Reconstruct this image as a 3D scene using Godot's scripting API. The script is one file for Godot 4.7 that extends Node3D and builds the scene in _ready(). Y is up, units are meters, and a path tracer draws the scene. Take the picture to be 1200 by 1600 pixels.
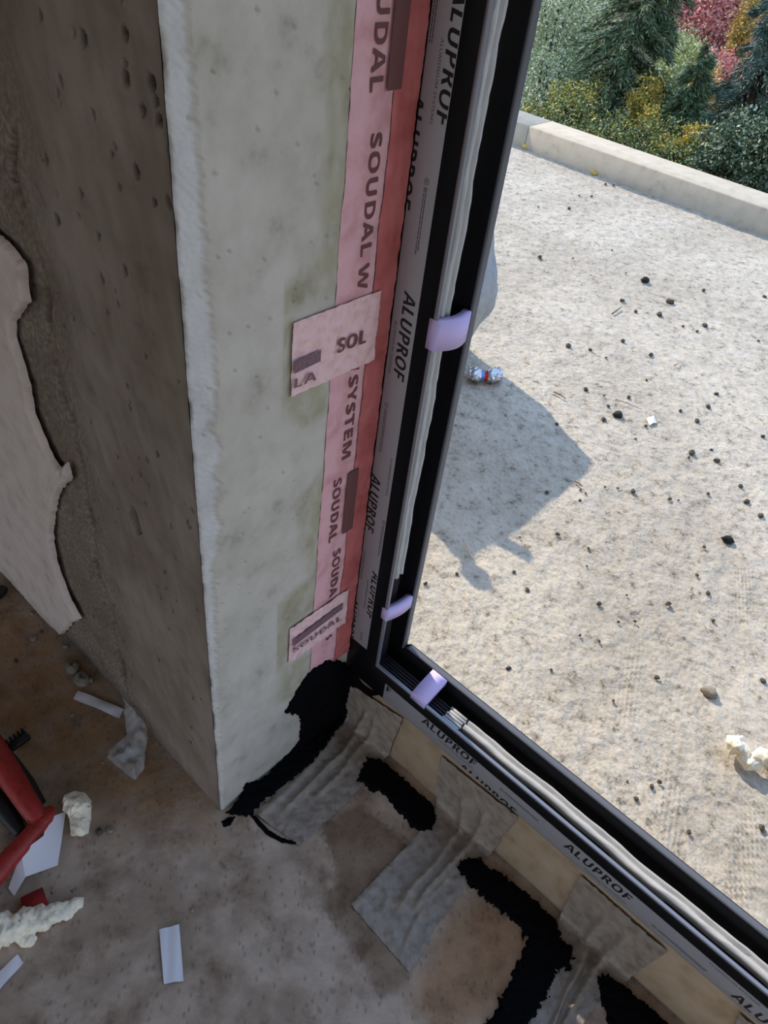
extends Node3D

# ---------------------------------------------------------------- camera model (1200 x 1600 frame)
const F := 1168.0
const CAM := Vector3(0.6185, 1.5, 0.7524)
const RX := Vector3(0.7274, 0.1089, -0.6776)
const UPV := Vector3(-0.5157, 0.7382, -0.4350)
const BK := Vector3(0.4528, 0.6658, 0.5931)
const RAIL_Y := 0.178        # underside of the window frame
const PIER_Z := 0.34         # room face of the concrete pier

var M := {}
var rng := RandomNumberGenerator.new()
var n_a := FastNoiseLite.new()
var n_b := FastNoiseLite.new()
var n_c := FastNoiseLite.new()
var used := {}

func ray(px: float, py: float) -> Vector3:
	return RX * ((px - 600.0) / F) - UPV * ((py - 800.0) / F) - BK

func hit(px: float, py: float, axis: int, val: float) -> Vector3:
	var r := ray(px, py)
	return CAM + r * ((val - CAM[axis]) / r[axis])

func fl(px: float, py: float, h := 0.0) -> Vector3:
	return hit(px, py, 1, h)

func far(px: float, py: float, dist: float) -> Vector3:
	return CAM + ray(px, py).normalized() * dist

# unfolded coordinates: reveal/floor (z, y or -x) and sill board/floor (x, y or -z)
func un_rev(px: float, py: float) -> Vector2:
	var a := hit(px, py, 0, 0.0)
	if a.y >= 0.0:
		return Vector2(a.z, a.y)
	a = fl(px, py)
	return Vector2(a.z, -a.x)

func un_brd(px: float, py: float) -> Vector2:
	var a := hit(px, py, 2, 0.0)
	if a.y >= 0.0:
		return Vector2(a.x, a.y)
	a = fl(px, py)
	return Vector2(a.x, -a.z)

func un_wall(px: float, py: float) -> Vector2:
	var a := hit(px, py, 2, PIER_Z)
	return Vector2(a.x, a.y)

func bend(v: float, h: float, r: float) -> Vector2:
	# (distance from the upright face, height) of a skin of thickness h over the upright/floor corner with a fillet of radius r
	if v > r:
		return Vector2(h, v)
	if v < -r:
		return Vector2(-v, h)
	var t := (v + r) / (2.0 * r)
	var p := Vector2(r, 0).lerp(Vector2.ZERO, t).lerp(Vector2.ZERO.lerp(Vector2(0, r), t), t)
	var d := (Vector2(-r, 0)).lerp(Vector2(0, r), t).normalized()
	return p + Vector2(d.y, -d.x) * h

func map_rev(u: float, v: float, h: float) -> Vector3:
	var b := bend(v, h, 0.022)
	return Vector3(b.x, b.y, u)

func map_brd(u: float, v: float, h: float) -> Vector3:
	var b := bend(v, h, 0.024)
	return Vector3(u, b.y, b.x)

func map_wall(u: float, v: float, h: float) -> Vector3:
	return Vector3(u, v, PIER_Z + h)

# ---------------------------------------------------------------- nodes
func numbered(called: String) -> String:
	if not used.has(called):
		used[called] = 0
		return called
	used[called] += 1
	return "%s_%03d" % [called, used[called]]

func part(called: String, mesh: Mesh, mat: Material, parent: Node3D) -> MeshInstance3D:
	var o := MeshInstance3D.new()
	o.name = called
	o.mesh = mesh
	o.material_override = mat
	o.cast_shadow = GeometryInstance3D.SHADOW_CASTING_SETTING_ON
	parent.add_child(o, true)
	return o

func tag(o: Node3D, label: String, category: String, group := "") -> Node3D:
	o.set_meta("label", label)
	o.set_meta("category", category)
	if group != "":
		o.set_meta("group", group)
	return o

func thing(called: String, label: String, category: String, at := Vector3.ZERO, group := "") -> Node3D:
	var o := Node3D.new()
	o.name = numbered(called)
	add_child(o)
	o.position = at
	return tag(o, label, category, group)

func solo(called: String, mesh: Mesh, mat: Material, label: String, category: String, at := Vector3.ZERO, group := "") -> MeshInstance3D:
	var o := part(numbered(called), mesh, mat, self)
	o.position = at
	tag(o, label, category, group)
	return o

func struct(called: String, label: String, category: String) -> Node3D:
	var o := thing(called, label, category)
	o.set_meta("kind", "structure")
	return o

# ---------------------------------------------------------------- meshes
func arr_mesh(pos: PackedVector3Array, nrm: PackedVector3Array, idx: PackedInt32Array, col := PackedColorArray()) -> ArrayMesh:
	var a := []
	a.resize(Mesh.ARRAY_MAX)
	a[Mesh.ARRAY_VERTEX] = pos
	a[Mesh.ARRAY_NORMAL] = nrm
	if col.size() > 0:
		a[Mesh.ARRAY_COLOR] = col
	a[Mesh.ARRAY_INDEX] = idx
	var m := ArrayMesh.new()
	m.add_surface_from_arrays(Mesh.PRIMITIVE_TRIANGLES, a)
	return m

# a grid of points given by f(u, v) -> [position, colour]
func grid(u0: float, u1: float, v0: float, v1: float, step: float, f: Callable, flip := false) -> ArrayMesh:
	var nu := int(ceil((u1 - u0) / step))
	var nv := int(ceil((v1 - v0) / step))
	var pos := PackedVector3Array()
	var col := PackedColorArray()
	pos.resize((nu + 1) * (nv + 1))
	col.resize(pos.size())
	var k := 0
	for j in nv + 1:
		var v := lerpf(v0, v1, float(j) / nv)
		for i in nu + 1:
			var r: Array = f.call(lerpf(u0, u1, float(i) / nu), v)
			pos[k] = r[0]
			col[k] = r[1]
			k += 1
	return grid_mesh(pos, col, nu, nv, flip)

func grid_mesh(pos: PackedVector3Array, col: PackedColorArray, nu: int, nv: int, flip := false) -> ArrayMesh:
	var nrm := PackedVector3Array()
	nrm.resize(pos.size())
	var w := nu + 1
	var sgn := -1.0 if flip else 1.0
	for j in nv + 1:
		for i in w:
			var a := pos[j * w + mini(i + 1, nu)] - pos[j * w + maxi(i - 1, 0)]
			var b := pos[mini(j + 1, nv) * w + i] - pos[maxi(j - 1, 0) * w + i]
			nrm[j * w + i] = a.cross(b).normalized() * sgn
	var idx := PackedInt32Array()
	idx.resize(nu * nv * 6)
	var k := 0
	for j in nv:
		for i in nu:
			var p := j * w + i
			var q := [p, p + w + 1, p + 1, p, p + w, p + w + 1] if not flip else [p, p + 1, p + w + 1, p, p + w + 1, p + w]
			for e in 6:
				idx[k] = q[e]
				k += 1
	return arr_mesh(pos, nrm, idx, col)

func flat_st(tris: PackedVector3Array) -> ArrayMesh:
	var st := SurfaceTool.new()
	st.begin(Mesh.PRIMITIVE_TRIANGLES)
	for p in tris:
		st.add_vertex(p)
	st.generate_normals()
	return st.commit()

func quad(t: PackedVector3Array, a: Vector3, b: Vector3, c: Vector3, d: Vector3) -> void:
	t.append_array([a, b, c, a, c, d])

# a box with chamfered edges, centre c, half sizes h, in the axes of b
func cbox(t: PackedVector3Array, c: Vector3, h: Vector3, ch := 0.0, b := Basis.IDENTITY) -> void:
	var k := minf(ch, minf(h.x, minf(h.y, h.z)) * 0.9)
	if k <= 0.0:
		k = minf(h.x, minf(h.y, h.z)) * 0.02
	var P := func(x: float, y: float, z: float) -> Vector3: return c + b * Vector3(x, y, z)
	var s := [-1.0, 1.0]
	for sx: float in s:
		var q := [P.call(sx * h.x, -h.y + k, -h.z + k), P.call(sx * h.x, h.y - k, -h.z + k), P.call(sx * h.x, h.y - k, h.z - k), P.call(sx * h.x, -h.y + k, h.z - k)]
		if sx > 0: quad(t, q[0], q[3], q[2], q[1])
		else: quad(t, q[0], q[1], q[2], q[3])
		q = [P.call(-h.x + k, sx * h.y, -h.z + k), P.call(-h.x + k, sx * h.y, h.z - k), P.call(h.x - k, sx * h.y, h.z - k), P.call(h.x - k, sx * h.y, -h.z + k)]
		if sx > 0: quad(t, q[0], q[3], q[2], q[1])
		else: quad(t, q[0], q[1], q[2], q[3])
		q = [P.call(-h.x + k, -h.y + k, sx * h.z), P.call(h.x - k, -h.y + k, sx * h.z), P.call(h.x - k, h.y - k, sx * h.z), P.call(-h.x + k, h.y - k, sx * h.z)]
		if sx > 0: quad(t, q[0], q[3], q[2], q[1])
		else: quad(t, q[0], q[1], q[2], q[3])
		for sy: float in s:
			quad(t, P.call(sx * h.x, sy * (h.y - k), -h.z + k), P.call(sx * (h.x - k), sy * h.y, -h.z + k), P.call(sx * (h.x - k), sy * h.y, h.z - k), P.call(sx * h.x, sy * (h.y - k), h.z - k))
			quad(t, P.call(sx * h.x, -h.y + k, sy * (h.z - k)), P.call(sx * (h.x - k), -h.y + k, sy * h.z), P.call(sx * (h.x - k), h.y - k, sy * h.z), P.call(sx * h.x, h.y - k, sy * (h.z - k)))
			quad(t, P.call(-h.x + k, sx * h.y, sy * (h.z - k)), P.call(-h.x + k, sx * (h.y - k), sy * h.z), P.call(h.x - k, sx * (h.y - k), sy * h.z), P.call(h.x - k, sx * h.y, sy * (h.z - k)))
			for sz: float in s:
				t.append_array([P.call(sx * h.x, sy * (h.y - k), sz * (h.z - k)), P.call(sx * (h.x - k), sy * h.y, sz * (h.z - k)), P.call(sx * (h.x - k), sy * (h.y - k), sz * h.z)])

func box_mesh(c: Vector3, h: Vector3, ch := 0.0, b := Basis.IDENTITY) -> ArrayMesh:
	var t := PackedVector3Array()
	cbox(t, c, h, ch, b)
	return fix(t)

# orient every triangle outwards from the centroid (convex shapes only), then commit
func fix(t: PackedVector3Array) -> ArrayMesh:
	var c := Vector3.ZERO
	for p in t:
		c += p
	c /= t.size()
	for i in range(0, t.size(), 3):
		var n := (t[i + 2] - t[i]).cross(t[i + 1] - t[i])
		if n.dot((t[i] + t[i + 1] + t[i + 2]) / 3.0 - c) < 0.0:
			var s := t[i + 1]
			t[i + 1] = t[i + 2]
			t[i + 2] = s
	return flat_st(t)

# a tube along points with radii
func tube(pts: PackedVector3Array, rad: PackedFloat32Array, sides := 7, squash := 1.0) -> ArrayMesh:
	var n := pts.size()
	var pos := PackedVector3Array()
	var col := PackedColorArray()
	for i in n:
		var d := (pts[mini(i + 1, n - 1)] - pts[maxi(i - 1, 0)]).normalized()
		var side := d.cross(Vector3.UP if absf(d.y) < 0.9 else Vector3.RIGHT).normalized()
		var up := side.cross(d)
		for k in sides + 1:
			var a := TAU * k / sides
			pos.append(pts[i] + (side * cos(a) + up * sin(a) * squash) * rad[i])
			col.append(Color.WHITE)
	return grid_mesh(pos, col, sides, n - 1, false)

# lumpy closed shape: stretched sphere pushed about by noise
func lump(size: Vector3, rough: float, freq: float, seed_: int, rings := 7, segs := 10, floor_cut := true) -> ArrayMesh:
	var n := FastNoiseLite.new()
	n.seed = seed_
	n.frequency = freq
	n.noise_type = FastNoiseLite.TYPE_SIMPLEX
	var pos := PackedVector3Array()
	var col := PackedColorArray()
	for j in rings + 1:
		var th := PI * j / rings
		for i in segs + 1:
			var ph := TAU * (i % segs) / segs
			var d := Vector3(sin(th) * cos(ph), cos(th), sin(th) * sin(ph))
			var k := 1.0 + rough * n.get_noise_3d(d.x * 10.0, d.y * 10.0, d.z * 10.0) + rough * 0.25 * n.get_noise_3d(d.x * 30.0, d.y * 30.0 + 50.0, d.z * 30.0)
			var p := d * k * size
			if floor_cut:
				p.y = maxf(p.y, -size.y * 0.55)
			pos.append(p)
			col.append(Color.WHITE)
	return grid_mesh(pos, col, segs, rings, false)

# knobbly sausage of foam along a spine of [point, radius]
func worm(spine: Array, seed_: int, rough := 0.35, freq := 60.0, squash := 0.75) -> ArrayMesh:
	var n := FastNoiseLite.new()
	n.seed = seed_
	n.frequency = 1.0
	n.noise_type = FastNoiseLite.TYPE_SIMPLEX
	n.fractal_octaves = 2
	var pos := PackedVector3Array()
	var col := PackedColorArray()
	var rings := 12 * (spine.size() - 1)
	var sides := 26
	for j in rings + 1:
		var k := mini(j / 12, spine.size() - 2)
		var t := float(j) / 12.0 - k
		var c: Vector3 = (spine[k][0] as Vector3).lerp(spine[k + 1][0], t)
		var d: Vector3 = ((spine[k + 1][0] as Vector3) - (spine[k][0] as Vector3)).normalized()
		var r: float = lerpf(spine[k][1], spine[k + 1][1], smoothstep(0.0, 1.0, t))
		r *= sqrt(clampf(minf(j, rings - j) / 5.0, 0.0, 1.0))
		var side := d.cross(Vector3.UP).normalized()
		var up := side.cross(d)
		for i in sides + 1:
			var a := TAU * (i % sides) / sides
			var o := (side * cos(a) + up * sin(a) * squash) * r
			var q := (c + o) * freq
			o *= 1.0 + rough * n.get_noise_3d(q.x, q.y, q.z) * 1.6
			pos.append(c + o)
			col.append(Color.WHITE)
	return grid_mesh(pos, col, sides, rings, false)

func edge_dist(p: Vector2, poly: PackedVector2Array) -> float:
	var best := 1e9
	for i in poly.size():
		var c := Geometry2D.get_closest_point_to_segment(p, poly[i], poly[(i + 1) % poly.size()])
		best = minf(best, p.distance_squared_to(c))
	return sqrt(best)

# a coat of stuff on a surface: polygon in unfolded coordinates, thinning out at its ragged edge
func coat(poly: PackedVector2Array, mapper: Callable, thick: float, step: float, rag: float, edge: float, freq: float, base := 0.0006, flip := false, lumpy := 0.5) -> ArrayMesh:
	var lo := poly[0]
	var hi := poly[0]
	for p in poly:
		lo = lo.min(p)
		hi = hi.max(p)
	lo -= Vector2.ONE * 0.012
	hi += Vector2.ONE * 0.012
	var nu := int((hi.x - lo.x) / step)
	var nv := int((hi.y - lo.y) / step)
	var n := FastNoiseLite.new()
	n.seed = 77
	n.frequency = freq
	n.noise_type = FastNoiseLite.TYPE_SIMPLEX
	var depth := PackedFloat32Array()
	depth.resize((nu + 1) * (nv + 1))
	for j in nv + 1:
		for i in nu + 1:
			var p := lo + Vector2(i, j) * step
			var d := edge_dist(p, poly)
			if not Geometry2D.is_point_in_polygon(p, poly):
				d = -d
			depth[j * (nu + 1) + i] = d + rag * (n.get_noise_2d(p.x * 1000.0, p.y * 1000.0) + 0.6 * n.get_noise_2d(p.x * 3300.0, p.y * 900.0))
	var ids := {}
	var pos := PackedVector3Array()
	var idx := PackedInt32Array()
	var w := nu + 1
	for j in nv:
		for i in nu:
			var p := j * w + i
			var c4 := [p, p + 1, p + w + 1, p + w]
			var ring := PackedInt32Array()
			for e in 4:
				var q: int = c4[e]
				var r: int = c4[(e + 1) % 4]
				if depth[q] > 0.0:
					if not ids.has(q):
						ids[q] = pos.size()
						var uv := lo + Vector2(q % w, q / w) * step
						var k := clampf(depth[q] / edge, 0.0, 1.0)
						pos.append(mapper.call(uv.x, uv.y, base + thick * sqrt(k) * (1.0 - lumpy + lumpy * (0.5 + 0.9 * n.get_noise_2d(uv.x * 700.0 + 300.0, uv.y * 700.0)))))
					ring.append(ids[q])
				if (depth[q] > 0.0) != (depth[r] > 0.0):
					var key := mini(q, r) * 4 + (1 if absi(q - r) == 1 else 2) + 100000000
					if not ids.has(key):
						ids[key] = pos.size()
						var a := lo + Vector2(q % w, q / w) * step
						var b := lo + Vector2(r % w, r / w) * step
						var uv := a.lerp(b, clampf(depth[q] / (depth[q] - depth[r]), 0.05, 0.95))
						pos.append(mapper.call(uv.x, uv.y, 0.0002))
					ring.append(ids[key])
			for e in range(1, ring.size() - 1):
				idx.append_array([ring[0], ring[e], ring[e + 1]] if not flip else [ring[0], ring[e + 1], ring[e]])
	var nrm := PackedVector3Array()
	nrm.resize(pos.size())
	for t in range(0, idx.size(), 3):
		var f := (pos[idx[t + 2]] - pos[idx[t]]).cross(pos[idx[t + 1]] - pos[idx[t]])
		for e in 3:
			nrm[idx[t + e]] += f
	for i in nrm.size():
		nrm[i] = nrm[i].normalized()
	return arr_mesh(pos, nrm, idx)

# print: letters baked flat into a mesh, baseline start o, reading along dx, tops along dy, clipped to the limits given along dx/dy
func lettering(text: String, o: Vector3, dx: Vector3, dy: Vector3, length: float, height: float, bold := true, lift := 0.0004, clip := Rect2(-9, -9, 18, 18), slant := 0.0, font_name := "Droid Sans") -> ArrayMesh:
	var fnt := SystemFont.new()
	fnt.font_names = PackedStringArray([font_name])
	fnt.font_weight = 700 if bold else 400
	var tm := TextMesh.new()
	tm.font = fnt
	tm.text = text
	tm.font_size = 48
	tm.depth = 0.0
	tm.curve_step = 1.5
	var box := tm.get_aabb()
	var a := tm.surface_get_arrays(0)
	var vs: PackedVector3Array = a[Mesh.ARRAY_VERTEX]
	var ix: PackedInt32Array = a[Mesh.ARRAY_INDEX] if a[Mesh.ARRAY_INDEX] != null else PackedInt32Array(range(vs.size()))
	var lo := Vector2(1e9, 1e9)
	var hi := -lo
	for v in vs:
		lo = lo.min(Vector2(v.x, v.y))
		hi = hi.max(Vector2(v.x, v.y))
	var nz := dx.cross(dy)
	var out := PackedVector3Array()
	for i in range(0, ix.size(), 3):
		var poly := PackedVector2Array()
		for e in 3:
			var v := vs[ix[i + e]]
			var q := (Vector2(v.x, v.y) - lo) / (hi - lo) * Vector2(length, height)
			q.x += q.y * slant
			poly.append(q)
		for side in 4:
			var res := PackedVector2Array()
			for e in poly.size():
				var p := poly[e]
				var r := poly[(e + 1) % poly.size()]
				var dp := [p.x - clip.position.x, clip.end.x - p.x, p.y - clip.position.y, clip.end.y - p.y][side] as float
				var dr := [r.x - clip.position.x, clip.end.x - r.x, r.y - clip.position.y, clip.end.y - r.y][side] as float
				if dp >= 0.0:
					res.append(p)
				if (dp >= 0.0) != (dr >= 0.0):
					res.append(p.lerp(r, dp / (dp - dr)))
			poly = res
		for e in range(1, poly.size() - 1):
			var three := [poly[0], poly[e], poly[e + 1]]
			if (poly[e] - poly[0]).cross(poly[e + 1] - poly[0]) > 0.0:
				three = [poly[0], poly[e + 1], poly[e]]
			for q: Vector2 in three:
				out.append(o + dx * q.x + dy * q.y + nz * lift)
	if out.size() == 0:
		return null
	var st := SurfaceTool.new()
	st.begin(Mesh.PRIMITIVE_TRIANGLES)
	for p in out:
		st.set_normal(nz)
		st.add_vertex(p)
	return st.commit()

func flat_rect(o: Vector3, dx: Vector3, dy: Vector3) -> ArrayMesh:
	var t := PackedVector3Array()
	quad(t, o, o + dy, o + dx + dy, o + dx)
	return flat_st(t)

# ---------------------------------------------------------------- materials
func noise_tex(seed_: int, freq: float, ramp: Array, size := 512, octaves := 5, gain := 0.5) -> NoiseTexture2D:
	var n := FastNoiseLite.new()
	n.seed = seed_
	n.frequency = freq
	n.noise_type = FastNoiseLite.TYPE_SIMPLEX_SMOOTH
	n.fractal_type = FastNoiseLite.FRACTAL_FBM
	n.fractal_gain = gain
	n.fractal_octaves = octaves
	var t := NoiseTexture2D.new()
	t.noise = n
	t.width = size
	t.height = size
	t.seamless = true
	if ramp.size() > 0:
		var g := Gradient.new()
		var offs := PackedFloat32Array()
		var cols := PackedColorArray()
		for r: Array in ramp:
			offs.append(r[0])
			cols.append(r[1])
		g.offsets = offs
		g.colors = cols
		t.color_ramp = g
	return t

func mat(color: Color, rough := 0.8, metal := 0.0) -> StandardMaterial3D:
	var m := StandardMaterial3D.new()
	m.albedo_color = color
	m.roughness = rough
	m.metallic = metal
	m.cull_mode = BaseMaterial3D.CULL_DISABLED
	return m

func textured(color: Color, tex: Texture2D, height: Texture2D, depth_cm: float, metres: float, rough := 0.9, vcol := false) -> StandardMaterial3D:
	var m := mat(color, rough)
	m.uv1_triplanar = true
	m.uv1_world_triplanar = true
	m.uv1_scale = Vector3.ONE / metres
	m.albedo_texture = tex
	if height:
		m.heightmap_enabled = true
		m.heightmap_texture = height
		m.heightmap_scale = depth_cm
	m.vertex_color_use_as_albedo = vcol
	return m

func c8(r: int, g: int, b: int) -> Color:
	return Color8(r, g, b)

func lin(r: int, g: int, b: int) -> Color:
	return Color8(r, g, b).srgb_to_linear()

func make_materials() -> void:
	var grain := noise_tex(3, 0.006, [[0.0, c8(196, 194, 190)], [0.3, c8(236, 235, 233)], [0.6, c8(248, 248, 247)], [1.0, c8(255, 255, 255)]], 1024, 8, 0.62)
	var hgt := noise_tex(9, 0.008, [], 1024, 8, 0.6)
	var hspeck := noise_tex(25, 0.014, [], 1024, 8, 0.68)
	var fleck := noise_tex(23, 0.012, [[0.0, c8(88, 84, 78)], [0.18, c8(140, 136, 128)], [0.29, c8(218, 214, 207)], [0.45, c8(242, 239, 234)], [1.0, c8(255, 255, 255)]], 2048, 9, 0.74)
	var dusty := noise_tex(27, 0.008, [[0.0, c8(172, 163, 154)], [0.25, c8(214, 208, 202)], [0.5, c8(240, 237, 234)], [1.0, c8(255, 255, 255)]], 1024, 8, 0.66)
	M.floor = textured(Color.WHITE, dusty, hspeck, 0.22, 0.9, 0.95, true)
	M.pier = textured(Color.WHITE, grain, hgt, 0.12, 0.7, 0.92, true)
	M.reveal = textured(Color.WHITE, grain, hgt, 0.05, 0.6, 0.85, true)
	M.terrace = textured(Color.WHITE, fleck, hspeck, 0.9, 1.6, 0.95, true)
	M.plaster = textured(c8(206, 190, 180), grain, hgt, 0.06, 0.5, 0.9)
	M.core = mat(c8(150, 142, 132), 0.95)
	M.ceiling = textured(c8(206, 196, 180), grain, hgt, 0.1, 1.0, 0.95)
	M.parapet = textured(c8(186, 177, 160), grain, hgt, 0.15, 0.8, 0.95)
	M.board = textured(c8(176, 157, 132), noise_tex(5, 0.015, [[0.0, c8(205, 190, 170)], [0.4, c8(240, 232, 222)], [1.0, c8(255, 255, 255)]]), hgt, 0.05, 0.5, 0.9)
	M.alu = mat(c8(13, 13, 16), 0.45)
	M.alu.metallic_specular = 0.25
	M.rib = mat(c8(34, 32, 38), 0.5)
	M.gasket = mat(c8(92, 94, 100), 0.4)
	M.lip = mat(c8(136, 138, 146), 0.32, 0.5)
	M.film = mat(c8(158, 155, 158), 0.4)
	M.ink = mat(c8(10, 9, 12), 0.6)
	M.ink_soft = mat(c8(70, 69, 72), 0.6)
	M.foam_strip = textured(c8(236, 236, 234), noise_tex(31, 0.35, [[0.0, c8(120, 120, 122)], [0.5, c8(205, 205, 205)], [1.0, c8(255, 255, 255)]], 512, 2), noise_tex(32, 0.3, [], 512, 3), 0.06, 0.12, 0.75)
	M.packer = mat(c8(196, 180, 226), 0.6)
	M.fleece = textured(c8(222, 176, 180), noise_tex(41, 0.01, [[0.0, c8(225, 205, 205)], [0.5, c8(248, 240, 240)], [1.0, c8(255, 255, 255)]]), noise_tex(42, 0.12, [], 512, 3), 0.02, 0.3, 0.7)
	M.patch = textured(c8(232, 198, 200), noise_tex(45, 0.02, [[0.0, c8(226, 214, 200)], [0.5, c8(250, 244, 240)], [1.0, c8(255, 255, 255)]]), null, 0.0, 0.2, 0.7)
	M.red_film = textured(c8(202, 116, 114), noise_tex(43, 0.008, [[0.0, c8(215, 180, 180)], [0.5, c8(245, 235, 235)], [1.0, c8(255, 255, 255)]]), null, 0.0, 0.3, 0.5)
	M.print = mat(c8(104, 62, 62), 0.7)
	M.print_faded = textured(c8(138, 108, 116), noise_tex(44, 0.03, [[0.0, c8(180, 170, 175)], [1.0, c8(255, 255, 255)]]), null, 0.0, 0.1, 0.7)
	M.mastic = textured(c8(9, 9, 13), noise_tex(51, 0.05, [[0.0, c8(160, 160, 170)], [1.0, c8(255, 255, 255)]]), noise_tex(52, 0.06, [], 512, 5), 0.12, 0.12, 0.8)
	M.mastic.metallic_specular = 0.2
	M.membrane = textured(c8(156, 145, 134), noise_tex(61, 0.015, [[0.0, c8(190, 182, 172)], [0.5, c8(236, 232, 226)], [1.0, c8(255, 255, 255)]]), noise_tex(62, 0.08, [], 512, 4), 0.03, 0.25, 0.45)
	M.paper = mat(c8(226, 224, 230), 0.6)
	M.paper.backlight_enabled = true
	M.paper.backlight = Color(0.2, 0.2, 0.2)
	M.pu = textured(c8(244, 238, 222), noise_tex(71, 0.03, [[0.0, c8(215, 205, 190)], [0.5, c8(255, 250, 240)], [1.0, c8(255, 255, 255)]]), noise_tex(72, 0.05, [], 512, 5), 0.1, 0.15, 0.85)
	M.pu_yellow = textured(c8(226, 200, 120), noise_tex(73, 0.03, [[0.0, c8(200, 185, 160)], [1.0, c8(255, 255, 255)]]), null, 0.0, 0.1, 0.85)
	M.red = textured(c8(168, 46, 40), noise_tex(81, 0.02, [[0.0, c8(170, 150, 140)], [0.4, c8(235, 230, 228)], [1.0, c8(255, 255, 255)]]), null, 0.0, 0.15, 0.5)
	M.red_cloth = textured(c8(170, 40, 42), noise_tex(82, 0.1, [[0.0, c8(200, 190, 190)], [1.0, c8(255, 255, 255)]]), null, 0.0, 0.05, 0.8)
	M.black = mat(c8(24, 24, 26), 0.5)
	M.clod = textured(c8(112, 106, 95), noise_tex(91, 0.05, [[0.0, c8(140, 135, 128)], [1.0, c8(255, 255, 255)]]), noise_tex(92, 0.08, [], 256, 4), 0.2, 0.05, 0.95)
	M.dark_clod = textured(c8(44, 42, 38), noise_tex(93, 0.05, [[0.0, c8(140, 135, 128)], [1.0, c8(255, 255, 255)]]), null, 0.0, 0.05, 0.9)
	M.stone = textured(c8(168, 160, 146), noise_tex(94, 0.04, [[0.0, c8(170, 165, 160)], [1.0, c8(255, 255, 255)]]), noise_tex(95, 0.06, [], 256, 4), 0.2, 0.08, 0.95)
	M.twig = mat(c8(120, 96, 66), 0.8)
	M.straw = mat(c8(196, 176, 140), 0.8)
	M.sack = textured(c8(160, 164, 166), noise_tex(96, 0.02, [[0.0, c8(215, 215, 215)], [1.0, c8(255, 255, 255)]]), noise_tex(97, 0.02, [], 512, 4), 0.3, 0.5, 0.55)
	M.steel = mat(c8(196, 198, 202), 0.28, 0.9)
	M.can_red = mat(c8(190, 30, 34), 0.35, 0.3)
	M.can_blue = mat(c8(96, 130, 190), 0.35, 0.4)
	M.bag = mat(Color8(222, 222, 222, 92), 0.4)
	M.bag.transparency = BaseMaterial3D.TRANSPARENCY_ALPHA
	M.hill = textured(c8(72, 76, 50), noise_tex(98, 0.03, [[0.0, c8(120, 120, 110)], [1.0, c8(255, 255, 255)]]), null, 0.0, 3.0, 1.0)
	M.bark = mat(c8(62, 54, 46), 0.95)
	M.leaf = mat(Color.WHITE, 0.55)
	M.leaf.vertex_color_use_as_albedo = true
	M.leaf.backlight_enabled = true
	M.leaf.backlight = Color(0.5, 0.5, 0.4)
	M.needle = mat(Color.WHITE, 0.7)
	M.needle.vertex_color_use_as_albedo = true

# ---------------------------------------------------------------- build
func _ready() -> void:
	view_and_light()
	rng.seed = 20240
	n_a.seed = 5
	n_a.frequency = 1.0
	n_a.noise_type = FastNoiseLite.TYPE_SIMPLEX
	n_a.fractal_octaves = 4
	n_b.seed = 6
	n_b.frequency = 1.0
	n_b.noise_type = FastNoiseLite.TYPE_SIMPLEX
	n_b.fractal_type = FastNoiseLite.FRACTAL_NONE
	n_c.seed = 7
	n_c.frequency = 1.0
	n_c.noise_type = FastNoiseLite.TYPE_CELLULAR
	n_c.fractal_type = FastNoiseLite.FRACTAL_NONE
	make_materials()
	floor_inside()
	pier()
	room_shell()
	terrace()
	window_frame()
	sealing_tape()
	membranes()
	mastic()
	packers()
	room_litter()
	terrace_litter()
	woods()

func view_and_light() -> void:
	var cam := Camera3D.new()
	cam.name = "camera"
	cam.fov = rad_to_deg(2.0 * atan(800.0 / F))
	cam.transform = Transform3D(Basis(RX.normalized(), UPV.normalized(), BK.normalized()).orthonormalized(), CAM)
	cam.near = 0.05
	cam.far = 400.0
	add_child(cam)
	var we := WorldEnvironment.new()
	we.name = "world"
	var e := Environment.new()
	e.background_mode = Environment.BG_SKY
	var sm := ProceduralSkyMaterial.new()
	sm.sky_top_color = c8(146, 175, 216)
	sm.sky_horizon_color = c8(240, 238, 234)
	sm.ground_horizon_color = c8(150, 150, 140)
	sm.ground_bottom_color = c8(90, 90, 80)
	sm.sun_angle_max = 1.0
	sm.energy_multiplier = 1.0
	var sky := Sky.new()
	sky.sky_material = sm
	e.sky = sky
	e.background_energy_multiplier = 2.0
	e.tonemap_mode = Environment.TONE_MAPPER_LINEAR
	e.tonemap_exposure = 1.2
	e.sdfgi_enabled = true
	e.ssao_enabled = true
	e.ssil_enabled = true
	we.environment = e
	add_child(we)
	var sun := DirectionalLight3D.new()
	sun.name = "sun"
	var el := deg_to_rad(33.5)
	var dir := Vector3(0.95 * cos(el), -sin(el), 0.312 * cos(el))
	add_child(sun)
	sun.look_at_from_position(Vector3.ZERO, dir)
	sun.light_color = Color(1.0, 0.94, 0.85)
	sun.light_energy = 1.4
	sun.light_angular_distance = 0.6
	sun.shadow_enabled = true

# ---------------------------------------------------------------- room shell
func poly_un(mapper: Callable, pts: Array) -> PackedVector2Array:
	var r := PackedVector2Array()
	for i in range(0, pts.size(), 2):
		r.append(mapper.call(float(pts[i]), float(pts[i + 1])))
	return r

func un_floor(px: float, py: float) -> Vector2:
	var a := fl(px, py)
	return Vector2(a.x, a.z)

func soft_in(p: Vector2, poly: PackedVector2Array, soft: float) -> float:
	var d := edge_dist(p, poly)
	if not Geometry2D.is_point_in_polygon(p, poly):
		d = -d
	return clampf(0.5 + d / soft, 0.0, 1.0)

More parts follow.
